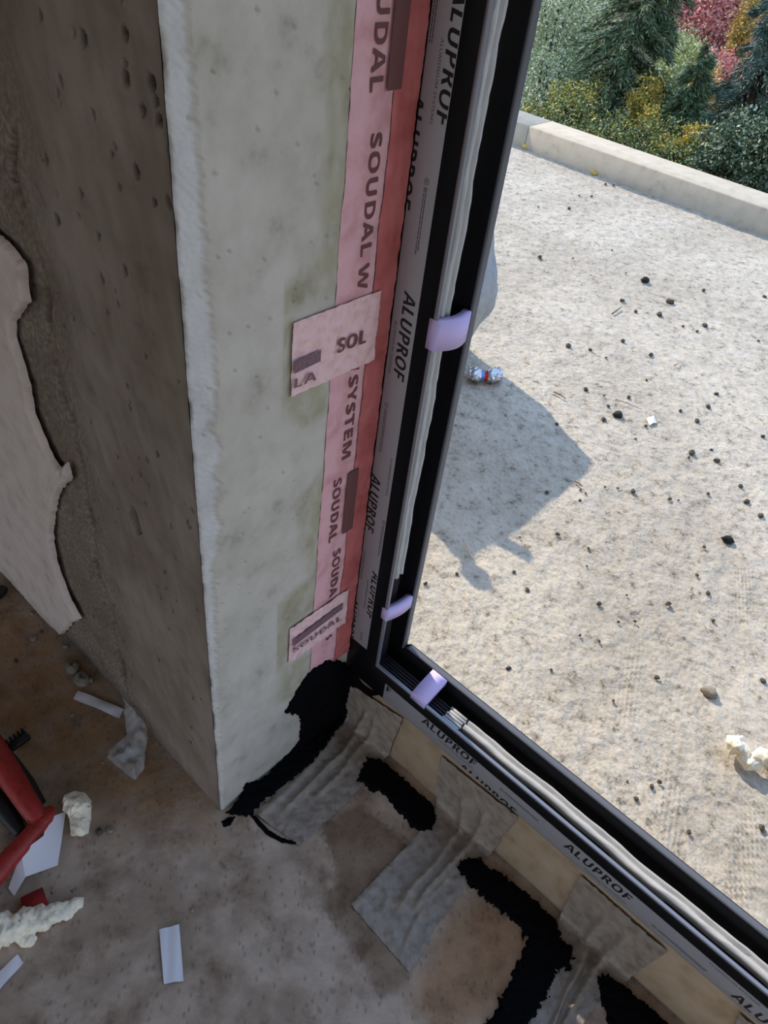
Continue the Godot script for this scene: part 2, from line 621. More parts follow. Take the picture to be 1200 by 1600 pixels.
func floor_inside() -> void:
	var f := struct("floor", "dusty grey concrete floor inside the room", "floor")
	var primer := poly_un(un_floor, [500, 1290, 560, 1255, 620, 1300, 660, 1340, 600, 1420, 650, 1500, 640, 1535, 595, 1560, 560, 1500, 505, 1420, 530, 1370, 515, 1330])
	var tan_a := poly_un(un_floor, [640, 1560, 700, 1440, 750, 1400, 830, 1440, 840, 1500, 780, 1590, 700, 1640])
	var dust := poly_un(un_floor, [-60, 880, 60, 960, 180, 1090, 345, 1275, 330, 1310, 200, 1290, 60, 1240, -60, 1240])
	var near := func(u: float, v: float) -> Array:
		var big := n_a.get_noise_2d(u * 2.2, v * 2.2)
		var mid := n_a.get_noise_2d(u * 11.0 + 40.0, v * 11.0)
		var fine := n_b.get_noise_2d(u * 90.0, v * 90.0)
		var y := 0.0010 * mid + 0.0003 * fine
		var c := lin(166, 146, 128).lerp(lin(192, 173, 156), clampf(0.5 + 1.1 * big + 0.8 * mid, 0.0, 1.0))
		var p := Vector2(u, v)
		if u < 0.1:
			c = c.lerp(lin(160, 126, 88), 0.85 * soft_in(p, dust, 0.12 + 0.05 * mid) * clampf(0.75 + mid, 0.2, 1.0))
		elif u < 0.62 and v < 0.4:
			c = c.lerp(lin(116, 92, 68), 0.8 * soft_in(p + Vector2(mid, fine) * 0.006, primer, 0.014) * clampf(0.85 + 0.5 * mid, 0.3, 1.0))
		if u > 0.3 and v < 0.45:
			c = c.lerp(lin(164, 124, 86), 0.75 * soft_in(p + Vector2(mid, fine) * 0.01, tan_a, 0.05))
		if n_a.get_noise_2d(u * 55.0 + 7.0, v * 55.0) > 0.6:
			c = c.lerp(lin(92, 78, 64), 0.5)
		return [Vector3(u, y, v), c]
	part("dusty_surface", grid(-1.15, 1.1, -0.01, 1.1, 0.005, near, false), M.floor, f)
	# the rest of the slab, a ring round the detailed area and the body below it
	var t := PackedVector3Array()
	for r: Array in [[-4.0, -1.15, 0.2, 5.0], [1.1, 4.5, -0.12, 5.0], [-1.15, 1.1, 1.1, 5.0]]:
		cbox(t, Vector3((r[0] + r[1]) / 2.0, -0.06, (r[2] + r[3]) / 2.0), Vector3((r[1] - r[0]) / 2.0, 0.06, (r[3] - r[2]) / 2.0))
	cbox(t, Vector3(-0.025, -0.085, 0.45), Vector3(1.125, 0.07, 0.65))
	part("slab", flat_st(t), M.core, f)

func interp(poly: PackedVector2Array, y: float) -> float:
	# x of a polyline that falls in y
	for i in poly.size() - 1:
		if y <= poly[i].y and y >= poly[i + 1].y:
			return lerpf(poly[i].x, poly[i + 1].x, (poly[i].y - y) / maxf(poly[i].y - poly[i + 1].y, 1e-6))
	return poly[0].x if y > poly[0].y else poly[poly.size() - 1].x

func chip(y: float) -> float:
	return 0.0016 + 0.0016 * absf(n_a.get_noise_2d(y * 30.0, 3.0)) + 0.0025 * maxf(0.0, n_b.get_noise_2d(y * 14.0, 9.0))

func pier() -> void:
	var w := struct("wall_left", "bare concrete pier beside the window with a chipped edge", "wall")
	# body
	var t := PackedVector3Array()
	cbox(t, Vector3(-1.604, 1.35, 0.096), Vector3(1.596, 1.36, 0.196))
	part("concrete_body", flat_st(t), M.core, w)
	# room face: raw concrete with pits, a joint and a deep hole
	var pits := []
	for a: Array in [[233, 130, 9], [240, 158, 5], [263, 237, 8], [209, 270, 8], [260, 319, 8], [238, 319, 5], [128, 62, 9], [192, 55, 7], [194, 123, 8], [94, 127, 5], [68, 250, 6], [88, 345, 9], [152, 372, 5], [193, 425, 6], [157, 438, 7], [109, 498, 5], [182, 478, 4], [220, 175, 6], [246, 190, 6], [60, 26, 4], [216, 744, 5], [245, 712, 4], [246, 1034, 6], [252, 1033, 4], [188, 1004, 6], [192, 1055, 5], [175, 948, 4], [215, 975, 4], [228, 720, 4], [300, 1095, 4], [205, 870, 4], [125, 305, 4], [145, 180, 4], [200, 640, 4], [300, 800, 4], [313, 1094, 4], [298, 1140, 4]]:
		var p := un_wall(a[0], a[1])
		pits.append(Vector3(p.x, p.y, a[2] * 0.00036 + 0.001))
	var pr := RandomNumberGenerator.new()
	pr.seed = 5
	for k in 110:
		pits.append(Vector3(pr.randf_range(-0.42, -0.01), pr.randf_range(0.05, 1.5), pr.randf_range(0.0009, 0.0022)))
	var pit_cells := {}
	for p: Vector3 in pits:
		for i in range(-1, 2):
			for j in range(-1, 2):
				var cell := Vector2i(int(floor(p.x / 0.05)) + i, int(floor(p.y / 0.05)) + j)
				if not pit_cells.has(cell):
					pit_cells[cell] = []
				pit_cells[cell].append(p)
	var hole := un_wall(209, 816)
	var joint := -0.335
	var face := func(u: float, v: float) -> Array:
		var big := n_a.get_noise_2d(u * 3.0, v * 3.0)
		var streak := n_a.get_noise_2d(u * 26.0 + v * 6.0, v * 7.0)
		var d := 0.0006 * streak + 0.0022 * big
		var jx := joint + 0.014 * n_b.get_noise_2d(v * 6.0, 1.0)
		var rough := clampf((jx + 0.10 - u) / 0.09, 0.0, 1.0)
		var crumb := n_a.get_noise_2d(u * 110.0, v * 70.0)
		d += rough * (0.0022 * crumb - 0.005)
		d -= 0.026 * exp(-pow((u - jx) / 0.0065, 2.0)) * clampf(0.75 + 1.4 * n_b.get_noise_2d(v * 9.0, 4.0), 0.15, 1.0)
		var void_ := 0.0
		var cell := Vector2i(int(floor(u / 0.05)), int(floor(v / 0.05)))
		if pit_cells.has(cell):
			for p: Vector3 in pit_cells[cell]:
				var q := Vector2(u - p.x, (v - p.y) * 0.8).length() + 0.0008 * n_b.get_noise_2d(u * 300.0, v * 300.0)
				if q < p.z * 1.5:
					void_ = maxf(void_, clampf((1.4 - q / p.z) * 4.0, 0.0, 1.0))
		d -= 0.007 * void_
		var hq := Vector2((u - hole.x) / 0.010, (v - hole.y) / 0.024).length()
		if hq < 1.4:
			d -= 0.034 * clampf((1.25 - hq) * 3.0, 0.0, 1.0)
		var k := clampf(1.0 + u / 0.006, 0.0, 1.0)
		d *= clampf(-u / 0.012, 0.0, 1.0)
		var cc := chip(v) * (1.0 - k)
		var c := lin(128, 114, 100).lerp(lin(146, 132, 120), clampf(0.5 + 0.8 * big + 0.5 * streak, 0.0, 1.0))
		c = c.lerp(lin(100, 86, 68), rough * clampf(0.45 + crumb, 0.0, 0.8))
		c = c.lerp(lin(38, 32, 27), void_ * 0.95)  # shade inside the pits put into the vertex colour
		return [Vector3(u - cc, v, PIER_Z + d - cc), c]
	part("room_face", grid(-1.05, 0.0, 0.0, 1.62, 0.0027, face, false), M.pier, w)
	var up := func(u: float, v: float) -> Array:
		return [Vector3(u, v, PIER_Z - 0.001), lin(150, 138, 126)]
	part("room_face_upper", grid(-1.05, 0.0, 1.62, 2.7, 0.1, up, false), M.pier, w)
	part("room_face_rest", grid(-3.2, -1.05, 0.0, 2.7, 0.1, up, false), M.pier, w)
	# reveal: skim coat that stops short of the arris in a ragged line
	var edge := poly_un(un_rev, [285, -60, 287, 0, 290.6, 56, 294, 94, 300, 150, 305.6, 210, 309, 262, 312, 319, 319, 375, 315, 420, 326, 469, 332, 517, 332, 562, 336, 600, 334, 645, 323, 667, 345, 697, 337, 727, 331, 746, 345, 754, 335, 776, 334, 802, 345, 821, 337, 847, 339, 862, 329, 880, 333, 930, 336, 1000, 340, 1100, 345, 1200, 347, 1266])
	var smear := [
		poly_un(un_rev, [507, -80, 560, -80, 545, 200, 530, 450, 450, 480, 410, 520, 405, 450, 470, 425, 500, 380, 495, 330, 505, 200]),
		poly_un(un_rev, [410, 520, 450, 490, 520, 600, 505, 640, 470, 660, 420, 640]),
		poly_un(un_rev, [462, 778, 505, 730, 500, 900, 480, 890, 470, 850]),
		poly_un(un_rev, [398, 975, 430, 945, 495, 890, 490, 950, 450, 985, 440, 1050, 415, 1040, 400, 1010]),
		poly_un(un_rev, [440, 1040, 495, 1005, 500, 1030, 460, 1090, 430, 1100])]
	var rev := func(u: float, v: float) -> Array:
		var big := n_a.get_noise_2d(u * 4.0 + 9.0, v * 4.0)
		var mid := n_a.get_noise_2d(u * 24.0, v * 12.0 + 5.0)
		var fine := n_b.get_noise_2d(u * 160.0, v * 160.0)
		var ez := interp(edge, v) + 0.0024 * n_b.get_noise_2d(v * 90.0, 2.0) + 0.0012 * n_b.get_noise_2d(v * 190.0, u * 120.0)
		var on := clampf((ez - u) / 0.0022, 0.0, 1.0)
		var x := on * (0.0028 + 0.00025 * mid) + (1.0 - on) * (0.0009 * fine - 0.0004)
		var c := lin(192, 186, 173).lerp(lin(199, 193, 181), clampf(0.5 + big + 0.6 * mid, 0.0, 1.0))
		var g := 0.0
		if v < 1.6 and on > 0.5 and u < 0.2:
			var p := Vector2(u, v) + Vector2(mid, big) * 0.012
			for s: PackedVector2Array in smear:
				g = maxf(g, soft_in(p, s, 0.02))
		c = c.lerp(lin(170, 164, 140), g * clampf(0.85 + 0.8 * mid, 0.3, 1.0))
		x += g * 0.0009 * (0.6 + n_a.get_noise_2d(u * 60.0, v * 25.0))
		c = lin(206, 204, 200).lerp(c, on)
		if n_c.get_noise_2d(u * 40.0, v * 40.0) < -0.975:
			x -= 0.004
		var k := clampf((PIER_Z - u) / 0.006, 0.0, 1.0)
		var cc := chip(v) * (1.0 - k)
		x = x * clampf((PIER_Z - u) / 0.004, 0.0, 1.0) - cc
		return [Vector3(x, v, u - cc), c]
	part("skimmed_reveal", grid(-0.005, PIER_Z, 0.0, 1.62, 0.003, rev, true), M.reveal, w)
	var rup := func(u: float, v: float) -> Array:
		return [Vector3(0.0025, v, u), lin(186, 180, 168)]
	part("skimmed_reveal_upper", grid(-0.005, PIER_Z - 0.003, 1.62, 2.7, 0.1, rup, true), M.reveal, w)
	# torn edge of the white wall plaster further along
	var pl := poly_un(un_wall, [0, 366, 20, 382, 37, 405, 43, 412, 49, 469, 30, 497, 26, 505, 28, 532, 49, 600, 51, 615, 56, 645, 70, 680, 86, 716, 101, 735, 108, 719, 114, 746, 94, 769, 88, 802, 84, 832, 90, 877, 112, 937, 129, 966, 116, 971, 101, 990])
	var bl := un_wall(101, 990)
	pl.append(Vector2(bl.x - 0.05, 0.012))
	pl.append(Vector2(-1.4, 0.012))
	pl.append(Vector2(-1.4, pl[0].y + 0.5))
	part("torn_plaster", coat(pl, map_wall, 0.011, 0.0045, 0.003, 0.006, 0.03, 0.001, false, 0.08), M.plaster, w)

func room_shell() -> void:
	# unseen openings behind the camera and at right, added wide to let sky light in
	var wr := struct("wall_back", "plastered wall behind the camera with a wide unglazed opening added for sky light", "wall")
	part("wall_panel", box_mesh(Vector3(-2.95, 1.35, 5.06), Vector3(0.35, 1.36, 0.06)), M.ceiling, wr)
	part("wall_panel", box_mesh(Vector3(4.2, 1.35, 5.06), Vector3(0.32, 1.36, 0.06)), M.ceiling, wr)
	part("wall_panel", box_mesh(Vector3(0.64, 0.04, 5.06), Vector3(3.24, 0.04, 0.06)), M.ceiling, wr)
	part("wall_panel", box_mesh(Vector3(0.64, 2.63, 5.06), Vector3(3.24, 0.08, 0.06)), M.ceiling, wr)
	var ws := struct("wall_side", "plain plastered wall at the far left end of the room", "wall")
	part("wall_panel", box_mesh(Vector3(-3.26, 1.35, 2.6), Vector3(0.06, 1.36, 2.5)), M.ceiling, ws)
	var we := struct("wall_right", "plastered wall at the right end of the room with a wide unglazed opening added for sky light", "wall")
	part("wall_panel", box_mesh(Vector3(4.46, 1.35, 0.15), Vector3(0.06, 1.36, 0.35)), M.ceiling, we)
	part("wall_panel", box_mesh(Vector3(4.46, 1.35, 4.75), Vector3(0.06, 1.36, 0.25)), M.ceiling, we)
	part("wall_panel", box_mesh(Vector3(4.46, 2.63, 2.5), Vector3(0.06, 0.08, 2.0)), M.ceiling, we)
	part("wall_panel", box_mesh(Vector3(4.46, 0.04, 2.5), Vector3(0.06, 0.04, 2.0)), M.ceiling, we)
	var ce := struct("ceiling", "raw concrete ceiling over the room", "ceiling")
	part("ceiling_slab", box_mesh(Vector3(0.6, 2.78, 2.4), Vector3(4.0, 0.08, 2.7)), M.ceiling, ce)
	var wf := struct("wall_front", "beige insulation board and wall around the window", "wall")
	# board below the frame: separate lengths with fine joints
	var x := 0.0
	for l: float in [1.31, 1.25, 0.94]:
		part("sill_board", box_mesh(Vector3(x + l / 2.0, RAIL_Y / 2.0 - 0.002, -0.043), Vector3(l / 2.0 - 0.0006, RAIL_Y / 2.0, 0.04), 0.002), M.board, wf)
		x += l
	part("lintel", box_mesh(Vector3(2.0, 2.6, 0.1), Vector3(2.2, 0.12, 0.2)), M.ceiling, wf)
	part("right_pier", box_mesh(Vector3(3.95, 1.35, 0.1), Vector3(0.45, 1.36, 0.2)), M.ceiling, wf)

# ---------------------------------------------------------------- terrace
func terrace() -> void:
	var d := struct("floor_terrace", "sunlit rough concrete terrace outside the window", "terrace")
	var trod := []
	for a: Array in [[1050, 1285, 0.5], [1160, 930, 0.3], [1000, 985, 1.0], [985, 1065, 0.4], [1060, 1040, 0.8], [1170, 1330, 0.2]]:
		var p := fl(a[0], a[1])
		trod.append(Vector3(p.x, p.z, a[2]))
	var f := func(u: float, v: float) -> Array:
		var big := n_a.get_noise_2d(u * 1.1, v * 1.1 + 30.0)
		var mid := n_a.get_noise_2d(u * 7.0, v * 7.0 + 60.0)
		var fine := n_a.get_noise_2d(u * 45.0, v * 45.0)
		var y := 0.004 * big + 0.003 * mid + 0.0028 * fine
		for p: Vector3 in trod:
			var q := Vector2(u - p.x, v - p.y).rotated(p.z)
			if absf(q.x) < 0.05 and absf(q.y) < 0.13:
				y += 0.003 * sin(q.y * 320.0 + 6.0 * sin(q.x * 40.0)) * (1.0 - absf(q.x) / 0.05)
		var c := lin(175, 168, 156).lerp(lin(193, 186, 174), clampf(0.5 + big + 0.4 * mid, 0.0, 1.0))
		if n_b.get_noise_2d(u * 26.0, v * 60.0) > 0.7:
			c = c.lerp(lin(150, 142, 128), 0.5)
		return [Vector3(u, y - 0.004, v), c]
	part("near_concrete", grid(-1.4, 1.4, -2.0, -0.085, 0.0075, f, true), M.terrace, d)
	part("far_concrete", grid(-4.5, 1.4, -4.16, -2.0, 0.016, f, true), M.terrace, d)
	part("side_concrete", grid(-4.5, -1.4, -2.0, -0.085, 0.03, f, true), M.terrace, d)
	part("rest_concrete", grid(1.4, 5.0, -4.16, -0.085, 0.06, f, true), M.terrace, d)
	part("slab", box_mesh(Vector3(0.25, -0.17, -2.27), Vector3(4.75, 0.13, 2.2)), M.core, d)
	# parapet kerb
	var k := struct("wall_parapet", "low cast concrete kerb along the far edge of the terrace", "kerb")
	var zb := -4.135
	var cols := [-5.0, -2.36, 1.9, 5.0]
	for i in cols.size() - 1:
		var a: float = cols[i]
		var b: float = cols[i + 1]
		part("kerb_length", box_mesh(Vector3((a + b) / 2.0, -0.028, zb - 0.147), Vector3((b - a) / 2.0 - 0.0015, 0.17, 0.147), 0.006), M.parapet, k)

# ---------------------------------------------------------------- window
# profile points: p = distance into the opening from the outer border, z = depth
func frame_bar(called: String, prof: Array, length0: Array, axis: String, material: Material, parent: Node3D) -> void:
	# prof: closed list of Vector2(p, z); mitred by p at both ends
	var t := PackedVector3Array()
	var n := prof.size()
	for i in n:
		var a: Vector2 = prof[i]
		var b: Vector2 = prof[(i + 1) % n]
		var pts := []
		for q: Vector2 in [a, b]:
			for e in 2:
				pts.append(bar_point(axis, q, e, length0))
		quad(t, pts[0], pts[1], pts[3], pts[2])
	part(called, flat_st(t), material, parent)

const WX := 3.5
const WY := 2.48
func bar_point(axis: String, q: Vector2, e: int, cut: Array) -> Vector3:
	match axis:
		"left":
			return Vector3(q.x, (RAIL_Y + q.x if cut[0] < 0 else cut[0]) if e == 0 else (WY - q.x if cut[1] < 0 else cut[1]), q.y)
		"bottom":
			return Vector3((q.x if cut[0] < 0 else cut[0]) if e == 0 else (WX - q.x if cut[1] < 0 else cut[1]), RAIL_Y + q.x, q.y)
		"right":
			return Vector3(WX - q.x, RAIL_Y + q.x if e == 1 else WY - q.x, q.y)
	return Vector3(q.x if e == 1 else WX - q.x, WY - q.x, q.y)

func window_frame() -> void:
	var w := struct("window_1", "dark aluminium window frame without its glass", "window")
	var full := [-1.0, -1.0]
	for s: String in ["left", "bottom", "right", "top"]:
		var tp := 0.106 if s == "bottom" else 0.095   # height of the outer flange
		frame_bar("frame_bar", [Vector2(0, -0.08), Vector2(0, 0), Vector2(0.0825, 0), Vector2(0.084, -0.0015), Vector2(0.084, -0.004), Vector2(0.064, -0.0045), Vector2(0.064, -0.0665), Vector2(tp - 0.003, -0.068), Vector2(tp, -0.07), Vector2(tp, -0.078), Vector2(tp - 0.002, -0.08)], full, s, M.alu, w)
	# rubber gasket along the outer flange, fine grooved lip along the inner one
	for s: String in ["left", "bottom"]:
		var tp := 0.106 if s == "bottom" else 0.095
		frame_bar("outer_gasket", [Vector2(tp - 0.005, -0.0675), Vector2(tp - 0.004, -0.0655), Vector2(tp - 0.0005, -0.0645), Vector2(tp + 0.0014, -0.0665), Vector2(tp + 0.0006, -0.0685), Vector2(tp + 0.0016, -0.071), Vector2(tp + 0.0006, -0.0735), Vector2(tp + 0.0014, -0.076), Vector2(tp - 0.001, -0.0775)], full, s, M.gasket, w)
		frame_bar("glazing_lip", [Vector2(0.0795, -0.0035), Vector2(0.0795, 0.0006), Vector2(0.0845, 0.0006), Vector2(0.0853, -0.0006), Vector2(0.0845, -0.0024), Vector2(0.0853, -0.0042), Vector2(0.0845, -0.0062), Vector2(0.080, -0.0064)], full, s, M.lip, w)
		# polyamide thermal break: ribs along the rebate
		for k in 5:
			var z := -0.014 - 0.0072 * k
			frame_bar("thermal_break_rib", [Vector2(0.063, z + 0.0028), Vector2(0.069, z + 0.0024), Vector2(0.0702, z), Vector2(0.069, z - 0.0024), Vector2(0.063, z - 0.0028)], full, s, M.rib, w)
	# grey foam strips pressed over the ribs
	foam_strip("left", 0.505, 2.3, w)
	foam_strip("bottom", 0.292, 3.3, w)
	# thermal break ribs beside the sill foam, sunlight put into their pale colour
	for k in 5:
		var z := -0.012 - 0.0072 * k
		part("sunlit_rib", box_mesh(Vector3(0.268 + 0.002 * (k % 2), RAIL_Y + 0.0735, z), Vector3(0.02, 0.004, 0.0029), 0.0012), M.foam_strip, w)
	# protective film with print, jamb and sill
	var t := PackedVector3Array()
	var fj := part("protective_film", box_mesh(Vector3(0.0303, 0.284 + 1.08, 0.0003), Vector3(0.0217, 1.08, 0.0003)), M.film, w)
	var fb := part("protective_film", box_mesh(Vector3(0.112 + 1.65, RAIL_Y + 0.027, 0.0003), Vector3(1.65, 0.0255, 0.0003)), M.film, w)
	var D := Vector3(0, -1, 0)
	var R := Vector3(1, 0, 0)
	var U := Vector3(0, 1, 0)
	# jamb: [text, baseline x, start y, length, height]
	for a: Array in [["ALUPROF", 0.036, 1.398, 0.134, 0.021], ["ALUPROF", -0.006, 1.288, 0.131, 0.021], ["ALUPROF", 0.0245, 1.0505, 0.134, 0.021], ["ALUPROF", 0.008, 0.7195, 0.125, 0.020], ["ALUPROF", 0.0385, 0.507, 0.126, 0.021], ["ALUPROF", -0.005, 0.403, 0.121, 0.019], ["ALUPROF", 0.0245, 1.742, 0.134, 0.021]]:
		var x0: float = a[1]
		put_print(fj, a[0], Vector3(x0, a[2], 0.0), D, R, a[3], a[4], M.ink, Rect2(-1, 0.0087 - x0, 9, 0.0515 - 0.0087), true, 0.16)
	for a: Array in [[0.0275, 1.346, 0.087], [0.0145, 1.001, 0.086], [0.0425, 0.772, 0.080], [0.029, 0.475, 0.08]]:
		var x1: float = a[0]
		put_print(fj, "ALUMINIUM SYSTEMS", Vector3(x1, a[1], 0.0), D, R, a[2], 0.0042, M.ink_soft, Rect2(-1, -1, 9, 9), false)
	for a: Array in [[0.0355, 1.196, 0.087], [0.0195, 0.860, 0.086], [0.0475, 0.634, 0.077], [0.0135, 0.534, 0.07], [0.0135, 1.43, 0.09], [0.034, 0.318, 0.02]]:
		small_print(fj, Vector3(a[0], a[1], 0.0007), D, R, a[2])
	# sill
	for a: Array in [["ALUPROF", 0.2135, 0.2085, 0.134, 0.021], ["ALUPROF", 0.318, 0.1685, 0.133, 0.021], ["ALUPROF", 0.5540, 0.2015, 0.132, 0.021], ["ALUPROF", 0.879, 0.187, 0.134, 0.021], ["ALUPROF", 1.22, 0.198, 0.134, 0.021]]:
		var y0: float = a[2]
		put_print(fb, a[0], Vector3(a[1], y0, 0.0), R, U, a[3], a[4], M.ink, Rect2(-1, RAIL_Y + 0.0015 - y0, 9, 0.0510), true, 0.16)
	put_print(fb, "F", Vector3(0.117, 0.212, 0.0), R, U, 0.012, 0.016, M.ink, Rect2(-1, -1, 9, 9))
	for a: Array in [[0.262, 0.1985, 0.085], [0.601, 0.1885, 0.085], [0.827, 0.2205, 0.086]]:
		put_print(fb, "ALUMINIUM SYSTEMS", Vector3(a[0], a[1], 0.0), R, U, a[2], 0.0042, M.ink_soft, Rect2(-1, -1, 9, 9), false)
	for a: Array in [[0.413, 0.211, 0.083], [0.739, 0.1955, 0.09]]:
		small_print(fb, Vector3(a[0], a[1], 0.0007), R, U, a[2])

func put_print(parent: Node3D, text: String, o: Vector3, dx: Vector3, dy: Vector3, length: float, height: float, material: Material, clip: Rect2, bold := true, slant := 0.0) -> void:
	var m := lettering(text, o, dx, dy, length, height, bold, 0.0009, clip, slant)
	if m:
		part("lettering", m, material, parent)

func small_print(parent: Node3D, o: Vector3, dx: Vector3, dy: Vector3, length: float) -> void:
	# round mark and two rows of print too small to read
	var t := PackedVector3Array()
	var nz := dx.cross(dy)
	o += nz * 0.0003
	for k in 14:
		var a := TAU * k / 14.0
		var b := TAU * (k + 1) / 14.0
		for rr: Array in [[0.0042, 0.0036], [0.0019, 0.0012]]:
			quad(t, o + (dx * cos(a) + dy * sin(a)) * rr[0], o + (dx * cos(a) + dy * sin(a)) * rr[1], o + (dx * cos(b) + dy * sin(b)) * rr[1], o + (dx * cos(b) + dy * sin(b)) * rr[0])
	for row in 2:
		var s := 0.007
		while s < length:
			var l := rng.randf_range(0.002, 0.007)
			var q := o + dx * s + dy * (0.0008 - 0.0032 * row)
			quad(t, q, q + dy * 0.0013, q + dy * 0.0013 + dx * l, q + dx * l)
			s += l + 0.0009
	part("small_print", flat_st(t), M.ink_soft, parent)

func foam_strip(axis: String, a: float, b: float, parent: Node3D) -> void:
	# soft strip with two rolls and wavering edges
	var n := int((b - a) / 0.012)
	var pos := PackedVector3Array()
	var col := PackedColorArray()
	var dz := 0.0 if axis == "left" else -0.0065
	var prof := [Vector2(0.064, -0.0120), Vector2(0.0745, -0.0124), Vector2(0.0790, -0.0145), Vector2(0.0812, -0.018), Vector2(0.0808, -0.0215), Vector2(0.0780, -0.0245), Vector2(0.0735, -0.0265), Vector2(0.0735, -0.0292), Vector2(0.0785, -0.0318), Vector2(0.0800, -0.035), Vector2(0.0775, -0.0375), Vector2(0.064, -0.0382)]
	for i in n + 1:
		var s := lerpf(a, b, float(i) / n)
		var wob := 0.0014 * sin(s * 21.0) + 0.001 * sin(s * 47.0 + 1.0)
		for q: Vector2 in prof:
			var p := q.x + 0.0012 * n_b.get_noise_2d(s * 20.0, q.y * 200.0)
			var z := q.y + wob + dz
			pos.append(Vector3(p, s, z) if axis == "left" else Vector3(s, RAIL_Y + p, z))
			col.append(Color.WHITE)
	part("foam_strip", grid_mesh(pos, col, prof.size() - 1, n, axis == "bottom"), M.foam_strip, parent)

# ---------------------------------------------------------------- tape
func sealing_tape() -> void:
	var tp := thing("sealing_tape", "long pink printed sealing tape running up between the concrete reveal and the window frame", "tape")
	var y0 := 0.235
	var y1 := 2.45
	var fleece := func(u: float, v: float) -> Array:
		return [Vector3(0.0042 + 0.0007 * n_b.get_noise_2d(v * 22.0, u * 60.0) + 0.0004 * n_b.get_noise_2d(v * 90.0, u * 50.0), v, u + 0.0015 * n_b.get_noise_2d(v * 5.0, 0.0)), Color.WHITE]
	part("fleece_edge", grid(0.044, 0.1125, y0, y1, 0.006, fleece, true), M.fleece, tp)
	var redf := func(u: float, v: float) -> Array:
		var k := 1.0 - u / 0.044
		var x := 0.0056 + 0.0007 * n_b.get_noise_2d(v * 22.0, u * 60.0) + 0.0012 * k - 0.001 * sin(k * PI)
		return [Vector3(x + 0.0006 * n_b.get_noise_2d(v * 70.0, u * 30.0), v, u + 0.0015 * n_b.get_noise_2d(v * 5.0, 0.0) * u / 0.044), Color.WHITE]
	part("red_film", grid(0.0015, 0.044, y0, y1, 0.004, redf, true), M.red_film, tp)
	var D := Vector3(0, -1, 0)
	var B := Vector3(0, 0, -1)
	for a: Array in [["SOUDAL", 0.0835, 1.434, 0.140, 0.0195], ["SOUDAL W", 0.0745, 1.2516, 0.191, 0.0185], ["SYSTEM", 0.0745, 0.930, 0.150, 0.0185], ["SOUDAL", 0.0885, 0.7467, 0.139, 0.0175], ["SOUDA", 0.0745, 0.579, 0.122, 0.0180], ["DOW S", 0.0735, 0.400, 0.07, 0.016], ["SOUDAL W", 0.0745, 1.70, 0.191, 0.0185]]:
		put_print2(tp, a[0], Vector3(0.0050, a[2], a[1]), D, B, a[3], a[4])
	put_print2(tp, "V", Vector3(0.0050, 0.951, 0.0745), D, B, 0.014, 0.0185)
	for a: Array in [[1.434, 1.294], [0.7467, 0.612]]:
		part("printed_bar", flat_rect(Vector3(0.0076, a[0], 0.059), D * (a[0] - a[1]), B * 0.0245), M.print, tp)
	# two short cross strips of the same tape
	var p1 := thing("tape_patch", "short pale pink tape strip stuck across the long tape at mid height", "tape")
	var wav := func(lift: float, z0: float, z1: float) -> Callable:
		return func(u: float, v: float) -> Array:
			var k := clampf((u - z0) / (z1 - z0), 0.0, 1.0)
			return [Vector3(lift + 0.002 * (1.0 - k) + 0.0012 * n_b.get_noise_2d(u * 60.0, v * 22.0) + 0.0006 * n_b.get_noise_2d(u * 20.0, v * 160.0), v, u), Color.WHITE]
	part("tape_strip", grid(0.030, 0.187, 0.944, 1.0515, 0.004, wav.call(0.0066, 0.03, 0.187), true), M.patch, p1)
	var uz := Vector3(0, -0.04, -1).normalized()
	var uy := Vector3(0, 1, -0.04).normalized()
	put_print3(p1, "SOL", Vector3(0.0108, 0.984, 0.110), uz, uy, 0.056, 0.021, M.print)
	put_print3(p1, "LA", Vector3(0.0108, 0.959, 0.186), uz, uy, 0.040, 0.014, M.print_faded)
	part("printed_bar", flat_rect(Vector3(0.0108, 0.981, 0.186), Vector3(0, 0.002, -0.046), Vector3(0, 0.018, 0.0)), M.print_faded, p1)
	var p2 := thing("tape_patch", "short crinkled pale pink tape strip stuck across the long tape just above the black sealant", "tape")
	part("tape_strip", grid(0.026, 0.172, 0.350, 0.4500, 0.004, wav.call(0.0066, 0.026, 0.172), true), M.patch, p2)
	part("printed_bar", flat_rect(Vector3(0.0108, 0.399, 0.166), Vector3(0, 0.006, -0.125), Vector3(0, 0.019, 0.0)), M.print_faded, p2)
	put_print3(p2, "SOUDAL", Vector3(0.0108, 0.379, 0.166), uz, uy, 0.125, 0.014, M.print_faded)

func put_print2(parent: Node3D, text: String, o: Vector3, dx: Vector3, dy: Vector3, length: float, height: float) -> void:
	var m := lettering(text, o, dx, dy, length, height, true, 0.0006)
	if m:
		part("lettering", m, M.print, parent)

func put_print3(parent: Node3D, text: String, o: Vector3, dx: Vector3, dy: Vector3, length: float, height: float, material: Material) -> void:
	var m := lettering(text, o, dx, dy, length, height, true, 0.0004)
	if m:
		part("lettering", m, material, parent)

